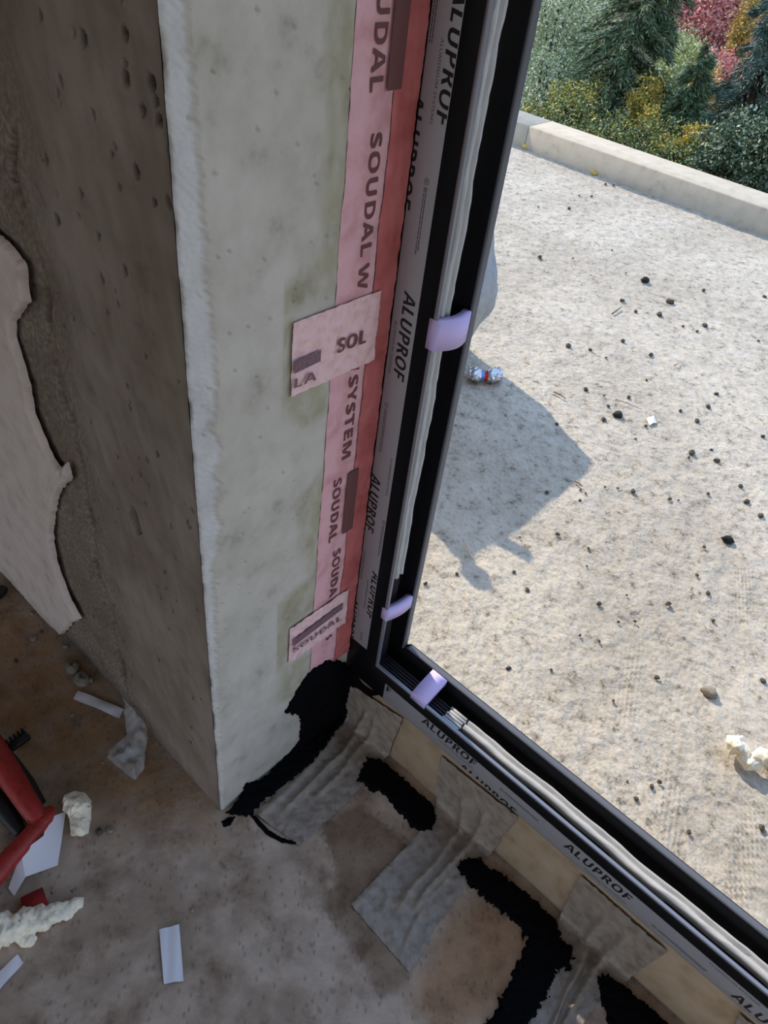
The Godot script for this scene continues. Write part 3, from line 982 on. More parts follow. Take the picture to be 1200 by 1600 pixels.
# ---------------------------------------------------------------- membranes and mastic
func ribbon(left: PackedVector2Array, right: PackedVector2Array, folds: Array, seed_: int) -> ArrayMesh:
	var la := PackedFloat32Array([0.0])
	for i in range(1, left.size()):
		la.append(la[i - 1] + left[i].distance_to(left[i - 1]) + right[i].distance_to(right[i - 1]))
	var total := la[la.size() - 1]
	var nl := int(total / 2.0 / 0.005)
	var nw := 40
	var pos := PackedVector3Array()
	var col := PackedColorArray()
	for j in nl + 1:
		var s := total * j / nl
		var k := 1
		while k < la.size() - 1 and la[k] < s:
			k += 1
		var t := (s - la[k - 1]) / (la[k] - la[k - 1])
		var a := left[k - 1].lerp(left[k], t)
		var b := right[k - 1].lerp(right[k], t)
		for i in nw + 1:
			var w := float(i) / nw
			var q := a.lerp(b, w)
			var h := 0.0022
			var sn := s / total
			for f: Array in folds:
				var c: float = lerpf(f[0], f[1], sn) + 0.03 * n_b.get_noise_2d(sn * 3.0, seed_ + f[0] * 10.0)
				h += f[2] * exp(-pow((w - c) / f[3], 2.0)) * smoothstep(f[4], f[4] + 0.1, sn) * (1.0 - smoothstep(f[5] - 0.1, f[5], sn))
			h += 0.0010 * n_b.get_noise_2d(q.x * 45.0 + seed_, q.y * 45.0) + 0.0006 * n_b.get_noise_2d(q.x * 140.0, q.y * 140.0 + seed_)
			q += Vector2(n_b.get_noise_2d(sn * 40.0, w * 2.0 + seed_), n_b.get_noise_2d(w * 12.0 + seed_, sn * 3.0)) * 0.0012
			pos.append(map_brd(q.x, q.y, maxf(h, 0.0008)))
			col.append(Color.WHITE)
	return grid_mesh(pos, col, nw, nl, false)

func membranes() -> void:
	var g := "sealing membranes lapped from the frame to the floor"
	var l := poly_un(un_brd, [548, 1068, 543, 1098, 533, 1120, 515, 1155, 465, 1208, 398, 1272])
	var r := poly_un(un_brd, [630, 1122, 615, 1158, 600, 1188, 575, 1218, 535, 1262, 468, 1322])
	solo("sealing_membrane", ribbon(l, r, [[0.40, 0.32, 0.009, 0.05, 0.10, 0.95], [0.62, 0.5, 0.006, 0.04, 0.1, 0.8], [0.05, 0.1, 0.006, 0.07, 0.4, 1.2]], 3), M.membrane, "grey sealing membrane lapped onto the floor in the corner against the reveal", "membrane", Vector3.ZERO, g)
	l = poly_un(un_brd, [690, 1180, 682, 1232, 676, 1272, 656, 1301, 610, 1350, 548, 1414])
	r = poly_un(un_brd, [810, 1276, 784, 1308, 760, 1341, 730, 1380, 692, 1430, 641, 1522])
	solo("sealing_membrane", ribbon(l, r, [[0.42, 0.50, 0.010, 0.06, 0.10, 0.9], [0.74, 0.62, 0.010, 0.045, 0.10, 0.85], [0.60, 0.80, 0.004, 0.03, 0.5, 1.0], [0.05, 0.02, 0.003, 0.05, 0.3, 1.2]], 11), M.membrane, "wide grey sealing membrane with long creases between two black sealant patches", "membrane", Vector3.ZERO, g)
	l = poly_un(un_brd, [908, 1366, 890, 1400, 872, 1437, 872, 1490, 850, 1550, 800, 1660])
	r = poly_un(un_brd, [1044, 1486, 1010, 1508, 982, 1530, 950, 1552, 915, 1590, 880, 1680])
	solo("sealing_membrane", ribbon(l, r, [[0.40, 0.45, 0.010, 0.05, 0.10, 0.9], [0.68, 0.62, 0.010, 0.05, 0.10, 0.9]], 23), M.membrane, "grey sealing membrane on the beige board beyond the largest black sealant patch", "membrane", Vector3.ZERO, g)
	l = poly_un(un_brd, [1156, 1582, 1150, 1600, 1145, 1640])
	r = poly_un(un_brd, [1290, 1694, 1260, 1710, 1240, 1750])
	solo("sealing_membrane", ribbon(l, r, [[0.4, 0.4, 0.008, 0.05, -0.2, 1.2]], 31), M.membrane, "grey sealing membrane whose rounded top corner just shows under the frame", "membrane", Vector3.ZERO, g)

func mastic() -> void:
	var p := poly_un(un_rev, [489, 1041, 508, 1030, 520, 1028, 537, 1034, 538, 1050, 536, 1075, 532, 1100, 530, 1115, 533, 1136, 514, 1161, 491, 1190, 464, 1214, 437, 1233, 413, 1252, 394, 1270, 384, 1278, 369, 1272, 346, 1271, 359, 1262, 378, 1237, 381, 1222, 406, 1219, 431, 1194, 458, 1167, 466, 1152, 468, 1128, 464, 1115, 444, 1109, 452, 1095, 466, 1068, 480, 1049])
	var a := thing("black_sealant", "thick black brushed sealant smeared down the reveal corner and along its foot", "sealant")
	part("corner_coat", coat(p, map_rev, 0.006, 0.0025, 0.006, 0.006, 0.05, 0.0065, true, 0.5), M.mastic, a)
	p = poly_un(un_brd, [538, 1040, 552, 1050, 570, 1073, 594, 1084, 582, 1088, 560, 1074, 549, 1072, 543, 1098, 534, 1136, 528, 1118, 531, 1080])
	part("frame_corner_coat", coat(p, map_brd, 0.004, 0.002, 0.003, 0.006, 0.05, 0.0022, false, 0.4), M.mastic, a)
	p = poly_un(un_brd, [388, 1270, 400, 1276, 420, 1297, 440, 1309, 462, 1316, 463, 1320, 440, 1317, 418, 1306, 400, 1287])
	part("stray_stroke", coat(p, map_brd, 0.003, 0.0015, 0.001, 0.003, 0.1, 0.002, false, 0.5), M.mastic, a)
	p = poly_un(un_brd, [346, 1284, 356, 1277, 368, 1276, 360, 1290, 350, 1292])
	part("stray_dab", coat(p, map_brd, 0.003, 0.0015, 0.0015, 0.003, 0.1, 0.001, false, 0.5), M.mastic, a)
	p = poly_un(un_brd, [574, 1185, 562, 1210, 557, 1220, 570, 1228, 578, 1238, 592, 1236, 603, 1246, 615, 1260, 628, 1275, 641, 1290, 660, 1303, 672, 1298, 680, 1286, 681, 1271, 675, 1256, 641, 1226, 607, 1196, 590, 1186])
	solo("black_sealant", coat(p, map_brd, 0.005, 0.0022, 0.005, 0.006, 0.05, 0.0035, false, 0.4), M.mastic, "short black sealant stroke on the floor joint between the corner membrane and the wide membrane", "sealant")
	p = poly_un(un_brd, [714, 1348, 742, 1340, 783, 1367, 829, 1400, 868, 1440, 879, 1475, 898, 1483, 889, 1516, 867, 1517, 858, 1550, 832, 1592, 815, 1640, 740, 1640, 775, 1575, 804, 1517, 823, 1467, 804, 1440, 762, 1408, 737, 1387, 718, 1363])
	solo("black_sealant", coat(p, map_brd, 0.005, 0.0025, 0.008, 0.006, 0.05, 0.0035, false, 0.4), M.mastic, "largest black sealant patch, bending from the floor joint round a brown floor area", "sealant")
	p = poly_un(un_brd, [932, 1526, 950, 1520, 967, 1537, 1000, 1562, 1040, 1596, 1090, 1650, 980, 1660, 950, 1600, 939, 1560])
	solo("black_sealant", coat(p, map_brd, 0.005, 0.0025, 0.006, 0.006, 0.05, 0.0035, false, 0.4), M.mastic, "black sealant stroke at the foot of the beige board past the last creased membrane", "sealant")

# ---------------------------------------------------------------- packers
func packer_block(axis: String, s0: float, s1: float, rise: float, bow: float, skew := 0.0) -> ArrayMesh:
	# solid block whose open face rises from the inner lip to the outer flange
	var t := PackedVector3Array()
	var n := 10
	var zs := 0.001
	var ze := -0.0625
	var q := []
	for i in n + 1:
		var k := float(i) / n
		var p := lerpf(0.0875, 0.0875 + rise, k) + bow * sin(PI * k)
		var z := lerpf(zs, ze, k)
		var row := []
		for s: float in [s0 + skew * k, s1 + skew * k]:
			for pp: float in [p - 0.014, p]:
				row.append(Vector3(pp, s, z) if axis == "left" else Vector3(s, RAIL_Y + pp, z))
		q.append(row)
	for i in n:
		quad(t, q[i][1], q[i][3], q[i + 1][3], q[i + 1][1])
		quad(t, q[i][0], q[i + 1][0], q[i + 1][2], q[i][2])
		quad(t, q[i][0], q[i][1], q[i + 1][1], q[i + 1][0])
		quad(t, q[i][2], q[i + 1][2], q[i + 1][3], q[i][3])
	quad(t, q[0][0], q[0][2], q[0][3], q[0][1])
	quad(t, q[n][0], q[n][1], q[n][3], q[n][2])
	return flat_st(t)

func packers() -> void:
	var g := "lilac glazing packers in the frame rebate"
	solo("glazing_packer", packer_block("left", 0.985, 1.030, 0.009, 0.010), M.packer, "lilac glazing packer bowed across the upright frame beside the mid-height tape patch", "packer", Vector3.ZERO, g)
	solo("glazing_packer", packer_block("left", 0.405, 0.435, 0.008, 0.004), M.packer, "lilac glazing packer low on the upright frame above its bottom corner", "packer", Vector3.ZERO, g)
	solo("glazing_packer", packer_block("bottom", 0.176, 0.213, 0.020, 0.003), M.packer, "half-sunlit lilac glazing packer lying on the bottom frame near the corner", "packer", Vector3.ZERO, g)

# ---------------------------------------------------------------- litter in the room
func sheet(pts: Array, called: String, label: String, category: String, material: Material, group := "", bow := 0.004, thick := 0.0006) -> void:
	# four floor corners in order; a strip that bows off the floor a little
	var c := []
	for i in range(0, 8, 2):
		c.append(fl(pts[i], pts[i + 1]))
	var o: Vector3 = (c[0] + c[1] + c[2] + c[3]) / 4.0
	var pos := PackedVector3Array()
	var col := PackedColorArray()
	var nu := 12
	var nv := 5
	for side in 2:
		pos.clear()
	var f := func(u: float, v: float) -> Array:
		var a: Vector3 = (c[0] as Vector3).lerp(c[1], u)
		var b: Vector3 = (c[3] as Vector3).lerp(c[2], u)
		var p := a.lerp(b, v) - o
		p.y = 0.0022 + bow * sin(PI * u) * (0.7 + 0.3 * sin(v * 4.0)) + 0.0012 * sin(u * 9.0 + v * 3.0)
		return [p, Color.WHITE]
	var m := thick_sheet(grid(0, 1, 0, 1, 0.1, f, true), thick)
	solo(called, m, material, label, category, o, group)

func thick_sheet(m: ArrayMesh, thick: float) -> ArrayMesh:
	var a := m.surface_get_arrays(0)
	var st := SurfaceTool.new()
	st.begin(Mesh.PRIMITIVE_TRIANGLES)
	st.append_from(m, 0, Transform3D.IDENTITY)
	st.append_from(m, 0, Transform3D(Basis.IDENTITY, Vector3(0, -thick, 0)))
	return st.commit()

func room_litter() -> void:
	var g := "paper liner strips on the floor"
	sheet([122, 1080, 193, 1109, 186, 1123, 115, 1093], "paper_strip", "crumpled white paper strip at the foot of the dark concrete wall", "paper", M.paper, g)
	sheet([249, 1453, 280, 1445, 287, 1533, 256, 1538], "paper_strip", "flat white paper strip lying alone on open floor", "paper", M.paper, g, 0.001)
	sheet([-30, 1547, 28, 1492, 37, 1505, -20, 1570], "paper_strip", "narrow white paper strip below the long foam scrap", "paper", M.paper, g, 0.002)
	# folded liner
	var fold := thing("folded_paper", "torn and folded white backing paper beside the red tool", "paper", fl(60, 1330))
	var o := fold.position
	var P := func(px: float, py: float, h: float) -> Vector3: return hit(px, py, 1, h) - o
	var t := PackedVector3Array()
	var A: Vector3 = P.call(102.6, 1268, 0.012)
	var B: Vector3 = P.call(74, 1279, 0.03)
	var C: Vector3 = P.call(68, 1306, 0.035)
	var Dd: Vector3 = P.call(33, 1332, 0.04)
	var E_: Vector3 = P.call(13, 1388, 0.004)
	var G: Vector3 = P.call(22, 1400, 0.003)
	var H: Vector3 = P.call(40, 1370, 0.022)
	var I: Vector3 = P.call(90, 1352, 0.004)
	var J: Vector3 = P.call(96, 1314, 0.008)
	var K: Vector3 = P.call(66, 1322, 0.026)
	t.append_array([A, J, B, B, J, K, B, K, C, C, K, Dd, Dd, K, H, K, J, I, K, I, H])
	part("backing_sheet", thick_sheet(flat_st(t), 0.0006), M.paper, fold)
	t = PackedVector3Array([Dd, H, G, Dd, G, E_])
	part("folded_flap", thick_sheet(flat_st(t), 0.0006), M.paper, fold)
	# scraps of expanding foam
	var q := fl(118, 1275)
	var fo := thing("foam_scrap", "white knobbly foam scrap with two lobes beside the folded paper", "foam", q)
	var lobes := []
	for v: Array in [[97, 1256, 0.008, 0.02], [106, 1252, 0.018, 0.022], [124, 1258, 0.024, 0.022], [128, 1272, 0.020, 0.018], [120, 1284, 0.016, 0.014], [128, 1293, 0.019, 0.015], [118, 1304, 0.014, 0.01]]:
		lobes.append([fl(v[0], v[1], v[3]) - q, v[2]])
	part("foam_lobes", worm(lobes, 5, 0.24, 36.0, 0.85), M.pu, fo)
	q = fl(60, 1440)
	fo = thing("foam_scrap", "long ragged white foam scrap lying against the red square", "foam", q)
	var spine := [[132, 1402, 0.003], [122, 1413, 0.010], [105, 1424, 0.014], [88, 1431, 0.016], [70, 1438, 0.019], [52, 1444, 0.020], [34, 1450, 0.021], [15, 1456, 0.026], [-5, 1462, 0.028], [-40, 1475, 0.02]]
	var sp := []
	for v: Array in spine:
		sp.append([fl(v[0], v[1]) - q + Vector3(0, v[2] * 0.7, 0), v[2] * 1.05])
	part("foam_roll", worm(sp, 8, 0.26, 42.0), M.pu, fo)
	sp = []
	for v: Array in [[24, 1460, 0.008], [38, 1467, 0.012], [48, 1471, 0.012], [60, 1468, 0.006]]:
		sp.append([fl(v[0], v[1]) - q + Vector3(0, 0.008, 0), v[2]])
	part("foam_tail", worm(sp, 9, 0.22, 50.0), M.pu, fo)
	# red square
	q = fl(56, 1411)
	var sq := PackedVector3Array()
	var cc := [fl(34, 1407), fl(68, 1390), fl(78, 1420), fl(39, 1432)]
	for i in 4:
		cc[i] = cc[i] - q
	var top := Vector3(0, 0.012, 0)
	quad(sq, cc[0] + top, cc[1] + top, cc[2] + top, cc[3] + top)
	for i in 4:
		quad(sq, cc[i], cc[i] + top, cc[(i + 1) % 4] + top, cc[(i + 1) % 4])
	quad(sq, cc[3], cc[2], cc[1], cc[0])
	solo("red_pad", fix(sq), M.red_cloth, "small square red pad on the floor by the long foam scrap", "pad", q)
	red_tool()
	# black plastic comb clip
	q = fl(31, 1161)
	var cl := thing("plastic_clip", "small black toothed plastic clip on the dusty floor", "clip", q)
	var ax := (fl(45, 1150) - fl(18, 1170)).normalized()
	var bs := Basis(ax, Vector3.UP, ax.cross(Vector3.UP))
	part("clip_body", box_mesh(Vector3(0, 0.007, 0), Vector3(0.021, 0.006, 0.010), 0.002, bs), M.black, cl)
	for k in 5:
		part("tooth", box_mesh(bs * Vector3(-0.018 + 0.009 * k, 0.009, -0.0125), Vector3(0.0022, 0.007, 0.006), 0.0008, bs), M.black, cl)
	# bag of screws
	var bp := []
	q = fl(205, 1165)
	var bag := thing("screw_bag", "small clear plastic bag of screws slumped against the dark concrete wall", "bag", q)
	var poly := PackedVector2Array()
	for a: Array in [[203, 1101], [220, 1120], [235, 1129], [232, 1165], [227, 1201], [211, 1220], [190, 1203], [168, 1184], [168, 1174], [185, 1162], [199, 1153], [196, 1122]]:
		var f := fl(a[0], a[1])
		poly.append(Vector2(f.x, f.z))
	var mp := func(u: float, v: float, h: float) -> Vector3:
		return Vector3(u, h + maxf(0.0, 0.03 - (v - PIER_Z - 0.012) * 0.55), maxf(v, PIER_Z + 0.006)) - q
	part("pouch", coat(poly, mp, 0.018, 0.0035, 0.002, 0.02, 0.03, 0.002, false, 0.75), M.bag, bag)
	var st := SurfaceTool.new()
	st.begin(Mesh.PRIMITIVE_TRIANGLES)
	for k in 26:
		var c := fl(rng.randf_range(188, 218), rng.randf_range(1164, 1186), 0.006)
		var d := Vector3(rng.randf_range(-1, 1), rng.randf_range(-0.2, 0.2), rng.randf_range(-1, 1)).normalized() * 0.010
		st.append_from(tube(PackedVector3Array([c - d, c + d * 0.8, c + d * 0.82, c + d]), PackedFloat32Array([0.0012, 0.0012, 0.003, 0.003]), 6), 0, Transform3D(Basis.IDENTITY, -q))
	part("screws", st.commit(), M.steel, bag).set_meta("kind", "stuff")
	# rubble along the foot of the wall
	for a: Array in [[112, 1043, 0.020, 0.012], [128, 1062, 0.022, 0.013], [141, 1062, 0.010, 0.008], [103, 1010, 0.008, 0.006]]:
		solo("rubble_stone", lump(Vector3(a[2], a[3], a[2] * 0.8), 0.4, 0.12, int(a[0])), M.stone, "brown rubble stone lying at the foot of the torn plaster", "stone", fl(a[0], a[1], a[3] * 0.5), "rubble at the wall foot")
	for a: Array in [[50, 958, 0.006], [52, 997, 0.010], [25, 1032, 0.006], [112, 1117, 0.005], [97, 984, 0.005], [65, 987, 0.005], [78, 1192, 0.003], [160, 1191, 0.004], [155, 1299, 0.008], [172, 1297, 0.008], [140, 1350, 0.004], [300, 1422, 0.004], [114, 1392, 0.003], [82, 1395, 0.003]]:
		solo("floor_crumb", lump(Vector3(a[2], a[2] * 0.6, a[2] * 0.8), 0.4, 0.12, int(a[0])), M.stone if int(a[0]) % 2 == 0 else M.clod, "small crumb of mortar scattered on the inside floor", "crumb", fl(a[0], a[1], a[2] * 0.3), "crumbs on the inside floor")

func bar(pts: Array, called: String, material: Material, parent: Node3D, o: Vector3, sides := 8, squash := 0.8) -> void:
	var p := PackedVector3Array()
	var r := PackedFloat32Array()
	for i in pts.size():
		var a: Array = pts[i]
		var v := hit(a[0], a[1], 1, a[2]) - o
		if i == 0:
			p.append(v + (v - (hit(pts[1][0], pts[1][1], 1, pts[1][2]) - o)).normalized() * 0.001)
			r.append(0.0005)
		p.append(v)
		r.append(a[3])
		if i == pts.size() - 1:
			p.append(v + (v - p[p.size() - 2]).normalized() * 0.001)
			r.append(0.0005)
	part(called, tube(p, r, sides, squash), material, parent)

func red_tool() -> void:
	var o := fl(30, 1290)
	var g := thing("caulking_gun", "worn red metal caulking gun with a black trigger lying at the floor's left", "tool", o)
	bar([[-90, 1060, 0.05, 0.026], [-30, 1140, 0.05, 0.026], [12, 1206, 0.045, 0.024], [40, 1250, 0.04, 0.021], [62, 1282, 0.034, 0.018]], "cradle_arm", M.red, g, o)
	bar([[80, 1266, 0.028, 0.012], [60, 1290, 0.032, 0.018], [36, 1318, 0.034, 0.019], [10, 1346, 0.036, 0.021], [-30, 1395, 0.038, 0.022], [-90, 1460, 0.04, 0.022]], "cradle_arm", M.red, g, o)
	bar([[-60, 1100, 0.02, 0.012], [20, 1190, 0.016, 0.012], [42, 1222, 0.014, 0.014], [64, 1256, 0.012, 0.010]], "push_rod", M.black, g, o)
	bar([[-20, 1235, 0.02, 0.02], [10, 1270, 0.016, 0.018], [32, 1300, 0.012, 0.012]], "trigger", M.black, g, o)
	bar([[82, 1262, 0.03, 0.009], [70, 1275, 0.034, 0.02], [52, 1292, 0.034, 0.02]], "nose_plate", M.red, g, o, 8, 0.6)
	var q := fl(-6, 931)
	solo("bottle_top", lump(Vector3(0.02, 0.018, 0.03), 0.1, 0.1, 4, 10, 14), M.black, "round black plastic bottle top on the floor below the torn plaster", "bottle top", q + Vector3(0, 0.01, 0))

# ---------------------------------------------------------------- litter on the terrace
func terrace_litter() -> void:
	var shapes := []
	for k in 6:
		shapes.append(lump(Vector3(1.0, 0.62, 0.8), 0.55, 0.13, 40 + k, 6, 9))
	var put := func(px: float, py: float, size_px: float, called: String, label: String, category: String, group: String, material: Material) -> void:
		var p := fl(px, py)
		var s := size_px * 0.5 * (p - CAM).length() / F * 1.05
		var o := solo(called, shapes[rng.randi() % 6], material, label, category, p + Vector3(0, s * 0.22, 0), group)
		o.basis = Basis(Vector3.UP, rng.randf() * TAU).scaled(Vector3.ONE * s)
	var clods := [956, 391, 3, 895, 404, 3, 978, 427, 3, 1099, 454, 6, 1194, 464, 6, 972, 470, 7, 1047, 472, 11, 993, 487, 6, 1030, 492, 9, 1101, 509, 8, 1067, 510, 4, 1089, 518, 5, 973, 533, 7, 888, 541, 9, 922, 547, 6, 947, 559, 4, 1017, 555, 7, 1185, 533, 4, 915, 609, 8, 982, 621, 7, 1010, 594, 4, 944, 619, 4, 943, 656, 9, 950, 635, 6, 1119, 616, 7, 1106, 636, 8, 1063, 642, 6, 1089, 658, 8, 1009, 666, 6, 993, 686, 4, 1081, 708, 10, 1076, 715, 5, 1111, 703, 5, 1120, 720, 9, 1192, 682, 6, 870, 663, 6, 989, 768, 8, 1046, 780, 7, 1060, 782, 4, 965, 763, 4, 945, 761, 4, 907, 766, 4, 915, 771, 4, 906, 782, 5, 1106, 772, 6, 1157, 760, 7, 1166, 784, 9, 1188, 806, 9, 871, 835, 7, 919, 857, 5, 917, 885, 4, 803, 894, 6, 824, 922, 8, 936, 944, 8, 979, 930, 4, 1044, 944, 9, 1026, 1059, 8, 794, 1044, 8, 861, 1047, 5, 966, 972, 5, 992, 971, 5, 906, 993, 5, 936, 1002, 5, 958, 1095, 5, 1192, 1064, 8, 1018, 1229, 7, 1030, 1222, 7, 994, 1248, 7, 1076, 1300, 7, 1190, 1294, 9, 980, 1221, 4, 1100, 855, 6, 1089, 899, 6, 1106, 927, 7, 1114, 970, 6, 843, 402, 7, 889, 326, 5, 924, 307, 4, 958, 290, 4, 946, 288, 4, 841, 324, 3, 905, 306, 3, 1075, 280, 4, 665, 912, 7, 714, 897, 6, 855, 770, 7, 812, 840, 4]
	for i in range(0, clods.size(), 3):
		put.call(clods[i], clods[i + 1], clods[i + 2], "mud_clod", "small grey-brown mud clod scattered on the sunlit terrace concrete", "clod", "mud clods on the terrace", M.clod)
	put.call(1007, 439, 12, "dark_lump", "pointed dark lump standing alone far out on the terrace", "clod", "", M.dark_clod)
	put.call(965, 649, 15, "dark_lump", "crumbly black lump near the white paper scrap on the terrace", "clod", "", M.dark_clod)
	put.call(1136, 844, 16, "dark_lump", "crumbly black lump among scattered bits on the open terrace", "clod", "", M.dark_clod)
	put.call(1081, 323, 15, "kerb_stone", "pale grey stone resting against the foot of the terrace kerb", "stone", "", M.stone)
	put.call(821, 231, 12, "yellow_foam_bit", "yellow foam bit at the kerb below the vertical joint", "foam", "yellow foam bits along the kerb", M.pu_yellow)
	put.call(928, 271, 12, "yellow_foam_bit", "yellow foam bit at the kerb between two stretches of bare wall", "foam", "yellow foam bits along the kerb", M.pu_yellow)
	put.call(1108, 1083, 22, "broken_concrete", "broken flake of pale concrete lying near the tread marks", "stone", "", M.stone)
	# sticks and straws: [x0, y0, x1, y1, radius, material, label]
	for a: Array in [[957, 490, 970, 480, 0.004, M.twig, "short dark stick on the terrace beside two small clods"], [865, 612, 884, 623, 0.003, M.twig, "thin brown stick on the terrace beside the shadow's curved edge"], [962, 624, 1003, 640, 0.0014, M.twig, "long hair-thin twig near the white paper scrap"], [898, 752, 909, 759, 0.003, M.twig, "orange-brown stick just beyond the shadow's point"], [727, 849, 738, 871, 0.002, M.straw, "pale straw lying inside the shadow on the terrace"], [838, 766, 862, 764, 0.002, M.straw, "bent pale straw on the straight edge of the shadow"], [1053, 571, 1062, 567, 0.002, M.twig, "tiny curved twig far out on the terrace"]]:
		var p0 := fl(a[0], a[1], 0.004)
		var p1 := fl(a[2], a[3], 0.005)
		var mid := (p0 + p1) / 2.0
		solo("stick" if a[5] == M.twig else "straw", tube(PackedVector3Array([p0 - mid, p0.lerp(p1, 0.4) - mid + Vector3(0.003, 0.004, 0.002), p1 - mid]), PackedFloat32Array([a[4], a[4], a[4] * 0.6]), 6), a[5], a[6], "stick", mid)
	sheet([1010, 655, 1022, 651, 1026, 661, 1014, 665], "paper_scrap", "torn white paper scrap on the sunlit terrace", "paper", M.paper, "", 0.006)
	# crushed can
	var q := fl(756, 595)
	var can := thing("crushed_can", "crushed silver drinks can with red and blue print lying in the terrace shadow", "can", q)
	var ax := (fl(779, 592) - fl(733, 586)).normalized()
	var side := ax.cross(Vector3.UP).normalized()
	var L := 0.128
	var shell := func(t: float, w: float) -> Vector3:
		var a := w * TAU
		var pinch := 1.0 - 0.42 * exp(-pow((t - 0.46) / 0.13, 2.0)) - 0.25 * exp(-pow((t - 0.03) / 0.05, 2.0)) - 0.25 * exp(-pow((t - 0.97) / 0.05, 2.0))
		var crease := 1.0 + 0.16 * n_b.get_noise_2d(t * 7.0 + cos(a) * 1.6, sin(a) * 1.6) + 0.08 * n_b.get_noise_2d(t * 19.0, cos(a) * 4.0 + sin(a) * 3.0)
		var r := 0.034 * pinch * crease
		return ax * ((t - 0.5) * L) + Vector3(0, 0.027, 0) + side * (cos(a) * r + 0.010 * sin(t * 5.0)) + Vector3.UP * sin(a) * r * 0.78
	for band: Array in [[0.0, 0.36, "can_body", M.steel], [0.36, 0.46, "blue_print", M.can_blue], [0.46, 0.56, "red_print", M.can_red], [0.56, 1.0, "can_body", M.steel]]:
		var bf := func(t: float, w: float) -> Array: return [shell.call(t, w), Color.WHITE]
		part(band[2], grid(band[0], band[1], 0.0, 1.0, 0.04, bf, false), band[3], can)
	for e: float in [0.0, 1.0]:
		var ef := func(t: float, w: float) -> Array:
			var c: Vector3 = ax * ((e - 0.5) * L * 0.97) + Vector3(0, 0.027, 0) + side * 0.010 * sin(e * 5.0)
			return [c.lerp(shell.call(e, w), t), Color.WHITE]
		part("can_end", grid(0.0, 1.0, 0.0, 1.0, 0.08, ef, e > 0.5), M.steel, can)
	# foam clump at the right
	q = fl(1168, 1190)
	var fo := thing("foam_clump", "cream twisted foam clump casting a sharp shadow on the terrace", "foam", q)
	var sp := []
	for v: Array in [[1136, 1170, 0.010, 0.022], [1148, 1163, 0.024, 0.034], [1161, 1172, 0.016, 0.034], [1163, 1186, 0.015, 0.022], [1175, 1194, 0.018, 0.020], [1184, 1184, 0.017, 0.034], [1198, 1183, 0.020, 0.038], [1214, 1188, 0.02, 0.03], [1235, 1196, 0.016, 0.02]]:
		sp.append([fl(v[0], v[1], v[3]) - q, v[2]])
	part("foam_twist", worm(sp, 12, 0.24, 34.0, 0.9), M.pu, fo)
	sack()

func sack() -> void:
	# bulging rubble sack standing outside behind the upright frame; only a strip of it shows, but it throws the big shadow
	var c := Vector3(-1.05, 0, -1.235)
	var s := thing("rubble_sack", "bulging grey plastic sack standing on the terrace, mostly hidden by the upright frame", "sack", c)
	var f := func(u: float, v: float) -> Array:
		var a := u * TAU
		var ca := cos(a)
		var sa := sin(a)
		var belly := exp(-pow((v - 0.27) / 0.17, 2.0))
		var crinkle := 1.0 + 0.03 * n_b.get_noise_2d(ca * 3.0 + v * 4.0, sa * 3.0)
		var x := signf(ca) * pow(absf(ca), 0.3) * (0.185 + 0.085 * belly) / 0.9 * crinkle
		var z := signf(sa) * pow(absf(sa), 0.3) * (0.32 + 0.02 * belly) / 0.9 * crinkle
		return [Vector3(x, v + 0.006 * n_b.get_noise_2d(ca * 4.0, sa * 4.0), z), Color.WHITE]
	part("sack_body", grid(0, 1, 0.0, 0.515, 0.02, f, false), M.sack, s)
	var top := func(u: float, v: float) -> Array:
		var r: Array = f.call(u, 0.515)
		var p: Vector3 = r[0]
		return [Vector3(p.x * (1.0 - v), p.y + 0.025 * sin(PI * v * 0.5), p.z * (1.0 - v)), Color.WHITE]
	part("sack_top", grid(0, 1, 0.0, 1.0, 0.05, top, false), M.sack, s)
	part("tied_ear", tube(PackedVector3Array([Vector3(0.08, 0.48, 0.26), Vector3(0.10, 0.525, 0.31), Vector3(0.11, 0.56, 0.34), Vector3(0.12, 0.60, 0.355), Vector3(0.125, 0.635, 0.365), Vector3(0.126, 0.641, 0.367)]), PackedFloat32Array([0.09, 0.055, 0.030, 0.040, 0.026, 0.004]), 10), M.sack, s)
	part("tied_ear", tube(PackedVector3Array([Vector3(0.11, 0.49, 0.25), Vector3(0.12, 0.55, 0.22), Vector3(0.15, 0.625, 0.165), Vector3(0.152, 0.635, 0.16)]), PackedFloat32Array([0.03, 0.022, 0.024, 0.004]), 10), M.sack, s)

